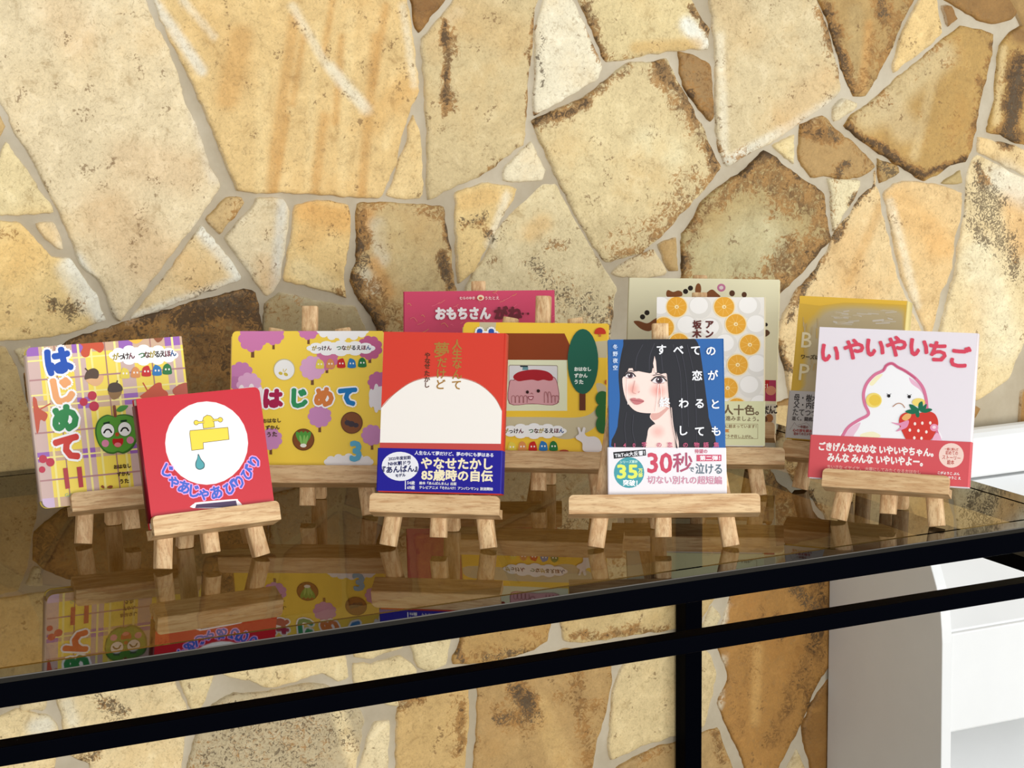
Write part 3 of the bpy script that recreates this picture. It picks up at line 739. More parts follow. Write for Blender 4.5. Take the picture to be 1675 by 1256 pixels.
# fitted placements: x, y, yaw, book width, book height, book offset along ledge, book foot along slope
FIT = {
 'autumn': ('small', 0.7612, 2.4852, -0.0354, 0.1864, 0.1873, -0.0135, 0.0490, .015),
 'tap':    ('small', 0.8062, 2.3299, 0.0337, 0.1469, 0.1462, 0.0006, 0.0485, .015),
 'spring': ('large', 0.9835, 2.4981, -0.5321, 0.1868, 0.1785, 0.0005, 0.0501, .015),
 'memoir': ('small', 1.0533, 2.2702, -0.6312, 0.1411, 0.1851, 0.0046, 0.0645, .0245),
 'girl':   ('large', 1.2811, 2.1423, -0.4773, 0.1316, 0.1916, 0.0042, 0.0500, .015),
 'house':  ('large', 1.2693, 2.4323, -0.6193, 0.1836, 0.1754, -0.0064, 0.0500, .015),
 'pink':   ('large', 1.2736, 2.6053, -0.4793, 0.2000, 0.1980, 0.0017, 0.0485, .015),
 'orange': ('large', 1.4571, 2.3539, -0.5767, 0.1352, 0.1886, 0.0145, 0.0640, .0245),
 'dango':  ('large', 1.5468, 2.5094, -0.6607, 0.2025, 0.2060, 0.0080, 0.0490, .015),
 'gold':   ('small', 1.6238, 2.2757, -0.9186, 0.1401, 0.1840, -0.0023, 0.0645, .0245),
 'berry':  ('small', 1.5716, 2.1126, -0.8230, 0.1883, 0.1833, 0.0008, 0.0505, .015),
}
EL = {
 'autumn': 'small oak easel at far left, holding the checked board book with an apple',
 'tap': 'small oak easel in front at left, holding the red board book with a tap',
 'spring': 'large oak easel behind the red tap book, holding the yellow board book numbered 3',
 'memoir': 'small oak easel near the middle, holding the red book with a dark blue band',
 'girl': 'large oak easel with a wide ledge, holding the blue book with a girl',
 'house': 'large oak easel in the middle row, holding the yellow board book with a house',
 'pink': 'large oak easel at the back, holding the deep pink picture book',
 'orange': 'large oak easel behind the blue book, holding the book with orange slices',
 'dango': 'large oak easel at the back right, holding the cream book with brown lettering',
 'gold': 'small oak easel holding the gold book, behind the pale pink strawberry book',
 'berry': 'small oak easel at the far right front, holding the pale pink strawberry book',
}
protos = {}
for key, f in FIT.items():
    k = f[0]
    if k in protos: e = copy_easel(protos[k], EL[key])
    else: e = protos[k] = make_easel(k, EL[key])
    e.location = (f[1], f[2], 0.0003); e.rotation_euler = (0, 0, f[3])
# ------------------------------------------------------------------ books
_glyphs = {}
def glyph_mesh(ch):
    """flat outline of some writing at 1 unit em: (verts2d, faces, bbox)"""
    if ch in _glyphs: return _glyphs[ch]
    cu = bpy.data.curves.new('writing', 'FONT'); cu.body = ch; cu.resolution_u = 2; cu.align_x = 'LEFT'
    o = bpy.data.objects.new('writing', cu); C.objects.link(o)
    dg = bpy.context.evaluated_depsgraph_get(); dg.update()
    m = bpy.data.meshes.new_from_object(o.evaluated_get(dg))
    V = [(v.co.x, v.co.y) for v in m.vertices]; F = [tuple(p.vertices) for p in m.polygons]
    bpy.data.objects.remove(o); bpy.data.curves.remove(cu); bpy.data.meshes.remove(m)
    if V: bb = (min(v[0] for v in V), max(v[0] for v in V), min(v[1] for v in V), max(v[1] for v in V))
    else: bb = (0, 1, 0, 1)
    _glyphs[ch] = (V, F, bb)
    return _glyphs[ch]

def clip_convex(q, hull):
    """part of polygon q inside a convex outline that runs anticlockwise"""
    n = len(hull)
    for k in range(n):
        hx, hy = hull[k]; ex, ey = hull[(k+1) % n][0]-hx, hull[(k+1) % n][1]-hy
        if abs(ex)+abs(ey) < 1e-9: continue
        side = lambda p: ex*(p[1]-hy)-ey*(p[0]-hx)
        out = []
        for i in range(len(q)):
            a, b = q[i-1], q[i]; sa, sb = side(a), side(b)
            if (sa >= 0) != (sb >= 0):
                t = sa/(sa-sb); out.append((a[0]+(b[0]-a[0])*t, a[1]+(b[1]-a[1])*t))
            if sb >= 0: out.append(b)
        q = out
        if len(q) < 3: return []
    return q

class Book:
    """front cover in the plane y = 0 of the book's own frame (x across, z up, y into the book)"""
    def __init__(s, key, name, label, cat='book', cover=(255, 255, 255), spine=None, edges=(), thick=None, corners=(0, 0, 0, 0), board=True, mat=None, group=None):
        kind, x, y, yaw, s.w, s.h, s0, t0, d = FIT[key]
        s.d = d; s.th = (thick or d)-.0006
        ex = Vector((math.cos(yaw), math.sin(yaw), 0)); back = Vector((-math.sin(yaw), math.cos(yaw), 0))
        up = Vector((0, 0, 1))*CL+back*SL; n = -back*CL+Vector((0, 0, 1))*SL
        org = Vector((x, y, 0.0003))+s0*ex+t0*up+d*n
        s.M = Matrix(((ex.x, -n.x, up.x, org.x), (ex.y, -n.y, up.y, org.y), (ex.z, -n.z, up.z, org.z), (0, 0, 0, 1)))
        s.Mi = s.M.inverted(); s.n = n; s.org = org
        s.root = empty(name, label, cat, group)
        s.root.matrix_world = s.M
        s.mat = mat or PRINT
        s.art = MB(); s.depth = 0.00003; s.cx = (0, 0, 1.0)
        s.board = board; s.corners = corners; s.cover = lin(cover); s.spine = lin(spine or cover)
        s.front = 0.0; s.clip = s.outline()
        s.k = (s.at((800, 700), True)-s.at((810, 700), True)).length/10
    # --- pixel in the current close-up -> place on the cover
    def at(s, p, raw=False):
        q = (p[0], p[1]) if raw else (s.cx[0]+p[0]/s.cx[2], s.cx[1]+p[1]/s.cx[2])
        L = s.Mi @ on_plane(q, s.org, s.n)
        return Vector((L.x, L.z))
    def y(s):
        s.depth += 2.5e-6            # every printed shape lies a hair above the one before
        return s.front-s.depth
    def up(s): s.depth += 4e-6
    def raw_poly(s, q, col):
        q = clip_convex([tuple(p) for p in q], s.clip)
        if len(q) < 3: return
        if poly_area(q) < 0: q = q[::-1]
        yy = s.y(); s.art.face([(p[0], yy, p[1]) for p in q], 0, lin(col))
    def poly(s, pts, col, new=True):
        if new: s.up()
        s.raw_poly([s.at(p) for p in pts], col)
    def blob(s, pts, col, new=True, n=5):
        """closed smooth curve through the points"""
        P = [Vector(p) for p in pts]; out = []; m = len(P)
        for i in range(m):
            a, b, c, d = P[i-1], P[i], P[(i+1) % m], P[(i+2) % m]
            for j in range(n):
                t = j/n
                out.append(0.5*((2*b)+(c-a)*t+(2*a-5*b+4*c-d)*t*t+(3*b-a-3*c+d)*t**3))
        s.poly(out, col, new)
    def ell(s, cx, cy, rx, ry, col, rot=0, new=True, n=28):
        c, si = math.cos(math.radians(rot)), math.sin(math.radians(rot))
        s.poly([(cx+rx*math.cos(a)*c-ry*math.sin(a)*si, cy+rx*math.cos(a)*si+ry*math.sin(a)*c) for a in [2*math.pi*i/n for i in range(n)]], col, new)
    def soft(s, cx, cy, rx, ry, c0, c1, rot=0, n=7):
        for i in range(n):
            t = (i+.5)/n; k = 1-i/n*.85
            s.ell(cx, cy, rx*k, ry*k, tuple(c0[j]+(c1[j]-c0[j])*t for j in range(3)), rot)
    def line(s, pts, w, col, new=True, smooth_=False):
        if smooth_ and len(pts) > 2:
            P = [Vector(p) for p in pts]; P = [2*P[0]-P[1]]+P+[2*P[-1]-P[-2]]; out = []
            for i in range(1, len(P)-2):
                a, b, c, d = P[i-1:i+3]
                for j in range(6):
                    t = j/6; out.append(0.5*((2*b)+(c-a)*t+(2*a-5*b+4*c-d)*t*t+(3*b-a-3*c+d)*t**3))
            out.append(P[-2]); pts = [tuple(p) for p in out]
        if new: s.up()
        for i in range(len(pts)-1):
            a, b = Vector(pts[i]), Vector(pts[i+1]); d = b-a
            if d.length < 1e-6: continue
            n = Vector((-d.y, d.x)).normalized()*w/2
            s.poly([a+n, b+n, b-n, a-n], col, False)
        for p in pts: s.ell(p[0], p[1], w/2, w/2, col, 0, False, 10)
    def rows(s, col, *uv):
        """rectangle in fractions of the cover, from the top left"""
        u0, u1, v0, v1 = uv; s.up()
        s.raw_poly([(-s.w/2+u0*s.w, s.h*(1-v1)), (-s.w/2+u1*s.w, s.h*(1-v1)), (-s.w/2+u1*s.w, s.h*(1-v0)), (-s.w/2+u0*s.w, s.h*(1-v0))], col)
    def _put(s, V, F, fn, col, bold, new=True):
        if new: s.up()
        offs = [(0, 0)]
        if bold:
            k = 8 if bold < .0016 else 12
            offs += [(bold*math.cos(2*math.pi*i/k), bold*math.sin(2*math.pi*i/k)) for i in range(k)]
            if bold > .0012: offs += [(bold*.55*math.cos(2*math.pi*i/k), bold*.55*math.sin(2*math.pi*i/k)) for i in range(k)]
        base = [fn(v) for v in V]
        for i, (ox, oy) in enumerate(offs):
            yy = s.front-s.depth-2.5e-6*(i+1)
            s.art.tri([(p[0]+ox, yy, p[1]+oy) for p in base], F, 0, lin(col))
        if new: s.depth += 2.5e-6*len(offs)
    def text(s, body, l, r, col, h=None, bold=0, outline=0, ocol=(255, 255, 255)):
        """writing whose box runs from the left-middle l to the right-middle r, h close-up pixels high"""
        V, F, bb = glyph_mesh(body)
        a, b = s.at(l), s.at(r); ex = b-a; sx = ex.length/max(1e-6, bb[1]-bb[0]); ex.normalize(); ey = Vector((-ex.y, ex.x))
        sy = sx if h is None else h/s.cx[2]*s.k/max(1e-6, bb[3]-bb[2])
        bold = bold/s.cx[2]*s.k; outline = outline/s.cx[2]*s.k
        fn = lambda v: a+ex*((v[0]-bb[0])*sx)+ey*((v[1]-(bb[2]+bb[3])/2)*sy)
        if outline: s._put(V, F, fn, ocol, bold+outline)
        s._put(V, F, fn, col, bold)
    def chars(s, items, size, col, bold=0, outline=0, ocol=(255, 255, 255), rot=0):
        """single characters (char, x, y[, rot[, colour]]) at their own middles, em = size close-up pixels"""
        k = s.k/s.cx[2]
        def each(c_, b_):
            for it in items:
                ch, x, y = it[:3]; ro = math.radians(it[3] if len(it) > 3 else rot)
                cc = it[4] if (len(it) > 4 and c_ is col) else c_
                V, F, bb = glyph_mesh(ch); o = s.at((x, y)); mx = (bb[0]+bb[1])/2 if ch.isascii() else .5
                c2, s2 = math.cos(-ro), math.sin(-ro)
                def fn(v):
                    px, py = (v[0]-mx)*size*k, (v[1]-.365)*size*k
                    return o+Vector((px*c2-py*s2, px*s2+py*c2))
                s._put(V, F, fn, cc, b_, False)
        if outline: s.up(); each(ocol, (bold+outline)*k); s.depth += 2.5e-6*27
        s.up(); each(col, bold*k); s.depth += 2.5e-6*27
    # --- the solid book
    def outline(s, inset=0, zlo=0.0):
        w, h = s.w/2-inset, s.h-inset
        out = []
        cs = [(-w, inset, s.corners[3], 180), (w, inset, s.corners[2], 270), (w, h, s.corners[1], 0), (-w, h, s.corners[0], 90)]   # bl br tr tl
        for x, z, r, a0 in cs:
            if r <= 0: out.append((x, z)); continue
            cx = x+r*(1 if x < 0 else -1); cz = z+r*(1 if z == inset else -1)
            for k in range(6):
                a = math.radians(a0+90*k/5); out.append((cx+r*math.cos(a), cz+r*math.sin(a)))
        return out
    def finish(s, spine_side=-1, page_col=None):
        tc = .0016 if s.board else .0020
        o = s.outline(); T_ = s.th
        body = MB()
        body.prism(o, 0, tc, lambda p, k: (p[0], k, p[1]), 0, s.cover)
        # the printed picture joins the front cover's own mesh
        f = MB(); f.v, f.f, f.m, f.c, f.smooth = list(body.v), list(body.f), list(body.m), list(body.c), list(body.smooth)
        off = len(f.v)
        f.v += s.art.v; f.f += [tuple(off+i for i in q_) for q_ in s.art.f]; f.m += s.art.m; f.c += s.art.c; f.smooth += s.art.smooth
        fo_ = f.build('front_cover', s.mat, s.root, color=True, recalc=False)
        b = MB(); b.prism(o, T_-tc, T_, lambda p, k: (p[0], k, p[1]), 0, s.cover)
        b.build('back_cover', s.mat, s.root, color=True)
        g = MB(); ins = .0006 if s.board else .0025
        pq = [(max(-s.w/2+.0012, min(s.w/2-.0012, p[0])), p[1]) for p in s.outline(ins)]
        g.prism(pq, tc+.0001, T_-tc-.0001, lambda p, k: (p[0], k, p[1]))
        g.build('page_block', PAGES, s.root)
        sp = MB(); xs = spine_side*s.w/2; r = .0006
        r0 = max(s.corners)+.0005 if s.board else 0
        pts = [(xs, tc*.2), (xs+spine_side*.0016, tc*.9), (xs+spine_side*.0019, T_/2), (xs+spine_side*.0016, T_-tc*.9), (xs, T_-tc*.2), (xs-spine_side*.0009, T_-tc*1.3), (xs-spine_side*.0009, tc*1.3)]
        lo, hi = r0, s.h-r0
        sp.prism(pts, lo, hi, lambda p, k: (p[0], p[1], k), 0, s.spine, True)
        sp.build('spine', s.mat, s.root, color=True)
        return s.root
    def start_band(s, top_l, top_r, col):
        """paper band round the lower part of the jacket; later drawing lands on it"""
        s.cover_art = s.art; s.cover_state = (s.depth, s.front)
        a, b = s.at(top_l), s.at(top_r)
        slope = (b.y-a.y)/(b.x-a.x); z0 = a.y+slope*(-s.w/2-a.x); z1 = a.y+slope*(s.w/2-a.x)
        s.band_top = (z0, z1); s.band_col = lin(col)
        s.art = MB(); s.depth = 0.00003; s.front = -0.0012
    def end_band(s, zlo=0.0012):
        z0, z1 = s.band_top; w = s.w/2+.0021; m = MB()
        T_ = s.th; e = .0004
        # wraps the front and turns round both edges
        path = [(-w, T_*.8), (-w, -.0004), (-w+.0012, -.0012), (w-.0012, -.0012), (w, -.0004), (w, T_*.8)]
        inn = [(w-e, T_*.8), (w-e, .00002), (w-.0016, -.0012+e), (-w+.0016, -.0012+e), (-w+e, .00002), (-w+e, T_*.8)]
        def zt(x): return z0+(z1-z0)*(x+s.w/2)/s.w
        out = path+inn
        n = len(out)
        A = [(p[0], p[1], zlo) for p in out]; B = [(p[0], p[1], zt(p[0])) for p in out]
        m.tri(A+B, [(i, (i+1) % n, n+(i+1) % n, n+i) for i in range(n)], 0, s.band_col)
        for i in range(5):
            j = n-1-i
            m.tri(A+B, [(i, j, j-1, i+1), (n+i, n+i+1, n+j-1, n+j)], 0, s.band_col)
        off = len(m.v); m.v += s.art.v; m.f += [tuple(off+i for i in q_) for q_ in s.art.f]; m.m += s.art.m; m.c += s.art.c; m.smooth += s.art.smooth
        o = m.build('paper_band', s.mat, s.root, color=True, recalc=False)
        s.art = s.cover_art; s.depth, s.front = s.cover_state
        return o

def scallop(b, cx, cy, rx, ry, col, n=12, k=.22):
    b.up()
    b.ell(cx, cy, rx*.93, ry*.82, col, 0, False)
    for i in range(n):
        a = 2*math.pi*i/n; b.ell(cx+rx*.84*math.cos(a), cy+ry*.66*math.sin(a), rx*k*.8, ry*.42, col, 0, False, 14)
def tree(b, cx, cy, r, col, trunk=(120, 80, 45), th=1.35):
    b.poly([(cx-r*.10, cy+r*.6), (cx+r*.10, cy+r*.6), (cx+r*.12, cy+r*th), (cx-r*.12, cy+r*th)], trunk)
    b.up(); b.ell(cx, cy, r*.86, r*.86, col, 0, False)
    for i in range(9):
        a = 2*math.pi*i/9+.3; b.ell(cx+r*.68*math.cos(a), cy+r*.66*math.sin(a), r*.34, r*.32, col, 0, False, 14)
def pals(b, pts, r):
    """row of little coloured cut-out shapes under the series cloud"""
    cs = [(236, 214, 84), (226, 150, 88), (206, 40, 38), (44, 124, 190), (38, 122, 62)]
    for i, ((x, y), c) in enumerate(zip(pts, cs)):
        b.blob([(x-r*.8, y+r*.9), (x-r*.85, y), (x-r*.6, y-r*.8), (x+(-.3+.3*(i % 3))*r, y-r*1.15), (x+r*.6, y-r*.75), (x+r*.85, y), (x+r*.8, y+r*.9)], c)
        b.ell(x-r*.3, y-r*.02, r*.17, r*.2, (250, 245, 235)); b.ell(x+r*.34, y-r*.02, r*.17, r*.2, (250, 245, 235), 0, False)
def series(b, l, r, h):
    V = 'がっけん つながるえほん'; n = len(V); cyc = [(170, 150, 50), (60, 60, 60), (60, 40, 40), (110, 40, 60), (30, 80, 140), (40, 110, 60), (90, 50, 30)]
    its = []
    for i, ch in enumerate(V):
        if ch == ' ': continue
        t = i/(n-1); its.append((ch, l[0]+(r[0]-l[0])*t, l[1]+(r[1]-l[1])*t, math.degrees(math.atan2(r[1]-l[1], r[0]-l[0])), cyc[i % len(cyc)]))
    b.chars(its, h, (80, 60, 50), bold=h*.04)

# ---- checked board book with the apple (far left)
b = Book('autumn', 'board_book', 'yellow and purple checked board book with a smiling green apple', cover=(250, 224, 92), spine=(225, 200, 190), corners=(.006, .001, .001, .008), mat=GLOSSY, group='picture books on easels')
b.cx = (20, 520, 2.991)
TAN = (212, 178, 150); PUR = (158, 104, 186); LT = (252, 238, 150)
vb = [(0, .075), (.285, .365), (.585, .675), (.885, .985)]
hb = [(0, .055), (.335, .405), (.655, .715), (.94, 1)]
for u in vb: b.rows((214, 184, 176), u[0], u[1], 0, 1)
for v in hb: b.rows(TAN, 0, 1, v[0], v[1])
for i, u in enumerate(vb):
    for j, v in enumerate(hb):
        if (i, j) in ((0, 1), (3, 1)): continue
        b.rows(PUR if j != 3 else (216, 190, 222), u[0], u[1]-(0 if i != 1 else .0), v[0], v[1])
for u in (.105, .325, .405, .56, .935): b.rows(LT, u-.008, u+.006, 0, 1)
for v in (.085, .30, .37, .69): b.rows(LT, 0, 1, v-.005, v+.005)
for u in (.175, .495, .79): b.rows((176, 128, 120), u-.004, u+.004, 0, 1)
for v in (.205, .535, .83): b.rows((184, 136, 136), 0, 1, v-.005, v+.005)
RUST = (206, 84, 52); BRN = (150, 84, 52)
b.blob([(312, 110), (345, 104), (400, 104), (440, 118), (448, 150), (430, 170), (410, 160), (385, 150), (375, 185), (350, 192), (335, 170), (345, 140)], RUST)
b.blob([(100, 400), (118, 396), (130, 440), (172, 470), (160, 505), (138, 500), (130, 550), (118, 555)], (200, 88, 62)); b.line([(130, 450), (186, 420)], 7, (200, 88, 62))
b.blob([(625, 388), (655, 360), (700, 322), (728, 318), (735, 345), (760, 365), (755, 395), (690, 402)], RUST); b.line([(664, 360), (640, 318)], 6, RUST)
b.blob([(785, 352), (820, 325), (860, 322), (866, 400), (800, 380)], (190, 90, 66))
b.blob([(565, 100), (640, 92), (632, 112), (606, 126), (580, 116)], (245, 190, 70)); b.blob([(690, 90), (738, 84), (732, 108), (712, 120), (698, 108)], BRN)
b.blob([(362, 300), (440, 280), (442, 310), (418, 332), (388, 328)], (236, 184, 134)); b.blob([(354, 300), (364, 262), (398, 246), (422, 262), (418, 295), (384, 296)], (88, 66, 52)); b.line([(372, 262), (358, 248)], 7, (88, 66, 52))
b.blob([(472, 356), (532, 350), (528, 382), (498, 400), (478, 384)], (150, 112, 66)); b.blob([(466, 348), (478, 322), (512, 316), (536, 334), (538, 356), (504, 364), (474, 362)], (76, 58, 46)); b.line([(510, 322), (514, 308)], 7, (76, 58, 46))
for x, y, r in ((391, 380, 22), (349, 411, 20), (400, 432, 24), (186, 706, 21), (150, 690, 20), (146, 742, 16)): b.ell(x, y, r, r, (196, 44, 72))
scallop(b, 642, 182, 168, 48, (252, 252, 250)); series(b, (506, 190), (786, 173), 30)
pals(b, [(551, 272), (603, 268), (656, 262), (708, 258), (758, 252)], 25)
tt = lambda ch, x, y, c: b.chars([(ch, x, y, -6)], 118, c, bold=9, outline=9)
tt('は', 222, 212, (20, 80, 180)); tt('じ', 240, 356, (244, 172, 112)); tt('め', 258, 492, (36, 138, 72)); tt('て', 272, 636, (212, 58, 48))
b.poly([(247, 736), (270, 733), (282, 833), (260, 837)], (184, 56, 66)); b.poly([(314, 730), (338, 727), (348, 827), (326, 830)], (184, 56, 66), False)
b.blob([(500, 482), (460, 474), (420, 500), (404, 552), (418, 612), (452, 655), (490, 666), (516, 658), (545, 664), (585, 640), (612, 590), (616, 530), (600, 488), (560, 472), (520, 474)], (60, 112, 42))
b.blob([(500, 486), (462, 480), (426, 504), (412, 552), (424, 608), (456, 648), (492, 657), (516, 650), (542, 655), (578, 632), (603, 588), (607, 532), (592, 492), (558, 478), (520, 480)], (92, 160, 56))
b.line([(503, 480), (498, 434)], 15, (132, 66, 42)); b.blob([(508, 452), (530, 430), (566, 430), (548, 452), (524, 460)], (70, 148, 52))
for x, y in ((466, 552), (549, 544)):
    b.ell(x, y, 35, 37, (60, 100, 40)); b.ell(x, y, 32, 34, (250, 250, 245)); b.line([(x-18, y+10), (x-8, y-4), (x+8, y-5), (x+18, y+8)], 8, (28, 26, 24), smooth_=True)
b.line([(448, 517), (472, 511)], 9, (30, 60, 40)); b.line([(532, 505), (556, 502)], 9, (30, 60, 40), False)
b.ell(454, 614, 18, 18, (226, 140, 170)); b.ell(576, 598, 18, 18, (226, 140, 170), 0, False)
b.ell(512, 570, 10, 10, (190, 80, 40)); b.blob([(490, 594), (515, 592), (540, 590), (538, 618), (516, 634), (494, 620)], (196, 36, 38)); b.ell(515, 621, 17, 11, (240, 130, 140))
for t, l, r in (('おはなし', (496, 730), (578, 722)), ('ずかん', (512, 766), (574, 759)), ('うた', (526, 801), (568, 796))): b.text(t, l, r, (74, 54, 32), bold=1)
b.blob([(432, 826), (440, 818), (450, 828), (444, 834)], BRN); b.blob([(462, 830), (475, 820), (490, 822), (484, 834)], BRN)
b.text('Gakken', (258, 868), (330, 860), (130, 190, 170))
b.finish(-1)

# ---- red board book with the tap
b = Book('tap', 'board_book', 'red board book with a yellow tap in a white disc', cover=(198, 14, 38), spine=(110, 14, 28), corners=(.001, .007, .007, .001), mat=GLOSSY, group='picture books on easels')
b.cx = (20, 520, 2.991)
b.ell(951, 612, 203, 204, (244, 226, 226)); b.ell(951, 612, 200, 201, (248, 248, 248))
OUT = (112, 98, 50); YEL = (250, 214, 62)
def outlined(pts, w=3):
    b.poly(pts, YEL); b.line(list(pts)+[pts[0]], w, OUT)
outlined([(870, 551), (1055, 535), (1061, 594), (934, 610), (936, 641), (878, 648), (868, 566)])
outlined([(935, 541), (931, 505), (936, 486), (953, 475), (972, 479), (985, 494), (990, 534)])
for x, y in ((900, 512), (1018, 498)):
    b.line([(x+(12 if x < 950 else -12), y), (936 if x < 950 else 984, 509 if x < 950 else 501)], 12, OUT); b.ell(x, y, 13, 13, OUT); b.ell(x, y, 10, 10, YEL); b.line([(x+(10 if x < 950 else -10), y), (938 if x < 950 else 982, 509 if x < 950 else 501)], 7, YEL)
b.blob([(910, 664), (924, 690), (941, 712), (938, 734), (916, 743), (898, 732), (896, 708), (904, 688)], (40, 84, 90)); b.blob([(910, 672), (922, 694), (937, 714), (934, 731), (916, 739), (901, 729), (900, 710), (906, 690)], (70, 158, 166))
TAP = [('じ', 757, 745, 34), ('ゃ', 793, 797, 30), ('あ', 840, 828, 22), ('じ', 888, 846, 12), ('ゃ', 938, 858, 4), ('あ', 998, 854, -8), ('び', 1065, 830, -20), ('り', 1110, 802, -30), ('び', 1150, 757, -44), ('り', 1184, 702, -58)]
b.chars(TAP, 58, (50, 92, 200), bold=2.2, outline=4.5, ocol=(232, 160, 218))
b.blob([(884, 930), (890, 908), (905, 902), (990, 894), (1092, 886), (1104, 892), (1110, 925)], (250, 240, 240), n=3); b.poly([(894, 930), (900, 912), (1094, 893), (1102, 925)], (62, 30, 78))
b.finish(-1)

# ---- yellow board book numbered 3
b = Book('spring', 'board_book', 'yellow board book with pink trees and a blue number 3', cover=(250, 214, 78), spine=(236, 200, 110), corners=(.006, .001, .001, .006), mat=GLOSSY, group='picture books on easels')
b.cx = (360, 480, 3.49)
P1, P2, P3 = (214, 128, 178), (196, 96, 140), (226, 172, 208)
tree(b, 305, 235, 62, P1); tree(b, 186, 255, 82, P1); tree(b, 505, 205, 62, P1)
scallop(b, 700, 205, 150, 62, (250, 248, 246))
tree(b, 855, 310, 72, P2, th=1.2); tree(b, 610, 375, 66, (214, 120, 160), th=1.2)
tree(b, 120, 455, 68, (204, 130, 182)); tree(b, 85, 510, 40, (190, 120, 170)); tree(b, 166, 520, 72, P3)
tree(b, 527, 425, 72, P3); tree(b, 905, 505, 62, (196, 108, 158)); scallop(b, 925, 598, 78, 84, (240, 236, 238), 9)
tree(b, 569, 700, 68, (206, 142, 192)); tree(b, 868, 808, 62, (206, 142, 192)); tree(b, 290, 830, 66, (206, 142, 192)); scallop(b, 165, 600, 100, 80, (248, 236, 240), 9)
scallop(b, 735, 962, 140, 46, (242, 240, 240))
scallop(b, 690, 313, 194, 42, (250, 250, 248)); series(b, (538, 313), (848, 309), 30)
pals(b, [(570, 404), (630, 402), (692, 400), (752, 400), (812, 396)], 26)
b.ell(367, 434, 61, 61, (206, 196, 160)); b.ell(367, 436, 57, 57, (246, 244, 240)); b.ell(346, 456, 12, 9, (214, 190, 70), 20); b.ell(376, 462, 13, 9, (214, 190, 70), 30, False); b.line([(368, 448), (380, 432)], 4, (214, 190, 70), False); b.line([(362, 446), (362, 432)], 4, (214, 190, 70), False)
for x, y in ((476, 834), (752, 738)): b.ell(x, y, 63, 63, (110, 66, 24)); b.ell(x, y, 57, 57, (132, 76, 36))
for dx, dr in ((-24, -26), (-8, -8), (8, 8), (24, 26)): b.ell(476+dx, 820, 14, 34, (84, 158, 62), dr)
for dx in (-14, 4, 18): b.ell(476+dx, 838, 7, 30, (136, 192, 96), dx*.8)
b.ell(476, 868, 18, 11, (240, 238, 224))
b.ell(728, 738, 17, 15, (62, 50, 58)); b.ell(750, 745, 20, 17, (62, 50, 58), 0, False); b.ell(776, 752, 16, 13, (62, 50, 58), 0, False); b.line([(722, 726), (718, 714)], 3, (62, 50, 58), False)
t3 = lambda ch, x, y, c: b.chars([(ch, x, y, 0)], 118, c, bold=9, outline=9)
t3('は', 300, 600, (172, 30, 76)); t3('じ', 448, 597, (50, 148, 92)); t3('め', 594, 592, (222, 130, 62)); t3('て', 730, 588, (22, 122, 190))
for t, l, r in (('おはなし', (246, 728), (348, 724)), ('ずかん', (262, 766), (340, 764)), ('うた', (270, 806), (326, 802))): b.text(t, l, r, (82, 62, 40), bold=1)
b.chars([('3', 775, 897, 0)], 150, (92, 174, 208), bold=8)
b.finish(-1)

# ---- red memoir with the dark blue band
b = Book('memoir', 'hardcover_book', 'hardcover book with a red and white jacket and a dark blue paper band', cover=(214, 62, 44), spine=(214, 62, 44), board=False, thick=.0245, mat=PRINT, group='novels on easels')
b.cx = (600, 440, 2.615)
b.blob([(40, 640), (62, 590), (120, 530), (200, 478), (300, 458), (400, 464), (480, 490), (545, 545), (580, 610), (600, 680), (600, 840), (40, 840)], (246, 240, 232))
b.line([(62, 592), (120, 532), (200, 480), (300, 460), (400, 466), (480, 492), (545, 547), (582, 612)], 3, (190, 120, 100), smooth_=True)
b.poly([(20, 742), (620, 748), (620, 840), (20, 840)], (196, 72, 66))          # plain red foot of the jacket
GOLD = (170, 124, 54)
b.chars([('人', 386, 324), ('生', 386, 364), ('な', 386, 406), ('ん', 386, 451), ('て', 384, 496)], 46, GOLD, bold=1.0)
b.chars([('夢', 320, 347)], 70, GOLD, bold=1.4); b.chars([('だ', 322, 400), ('け', 318, 448), ('ど', 314, 494)], 46, GOLD, bold=1.0)
b.chars([('や', 260, 369), ('な', 260, 393), ('せ', 259, 416), ('た', 258, 446), ('か', 258, 472), ('し', 257, 496)], 26, (96, 48, 26), bold=.8)
b.start_band((52, 765), (572, 777), (26, 18, 146))
CREAM = (246, 234, 196)
b.text('人生なんて夢だけど、夢の中にも夢はある', (206, 786), (542, 796), (232, 232, 240), bold=.6)
b.text('やなせたかし', (234, 830), (538, 834), CREAM, bold=2.0)
b.text('85歳時の自伝', (236, 880), (538, 886), CREAM, h=46, bold=2.0)
b.ell(144, 844, 79, 62, (238, 238, 244), 3)
NAVY = (30, 34, 90)
b.text('2025年度前期', (94, 812), (188, 806), NAVY, bold=.6); b.text('NHK朝ドラ', (93, 833), (188, 828), NAVY, bold=.8); b.text('『あんぱん』', (70, 860), (216, 852), NAVY, bold=1.2); b.text('モデル', (124, 884), (166, 880), NAVY, bold=.8)
b.line([(166, 906), (166, 941)], 4, (236, 236, 240))
for t, l, r in (('54歳', (174, 914), (206, 915)), ('69歳', (174, 934), (206, 935)), ('絵本『あんぱんまん』出版', (226, 915), (384, 919)), ('テレビアニメ『それいけ！アンパンマン』放送開始', (226, 934), (540, 941))): b.text(t, l, r, (226, 224, 226), bold=.5)
b.end_band(); b.finish(1)

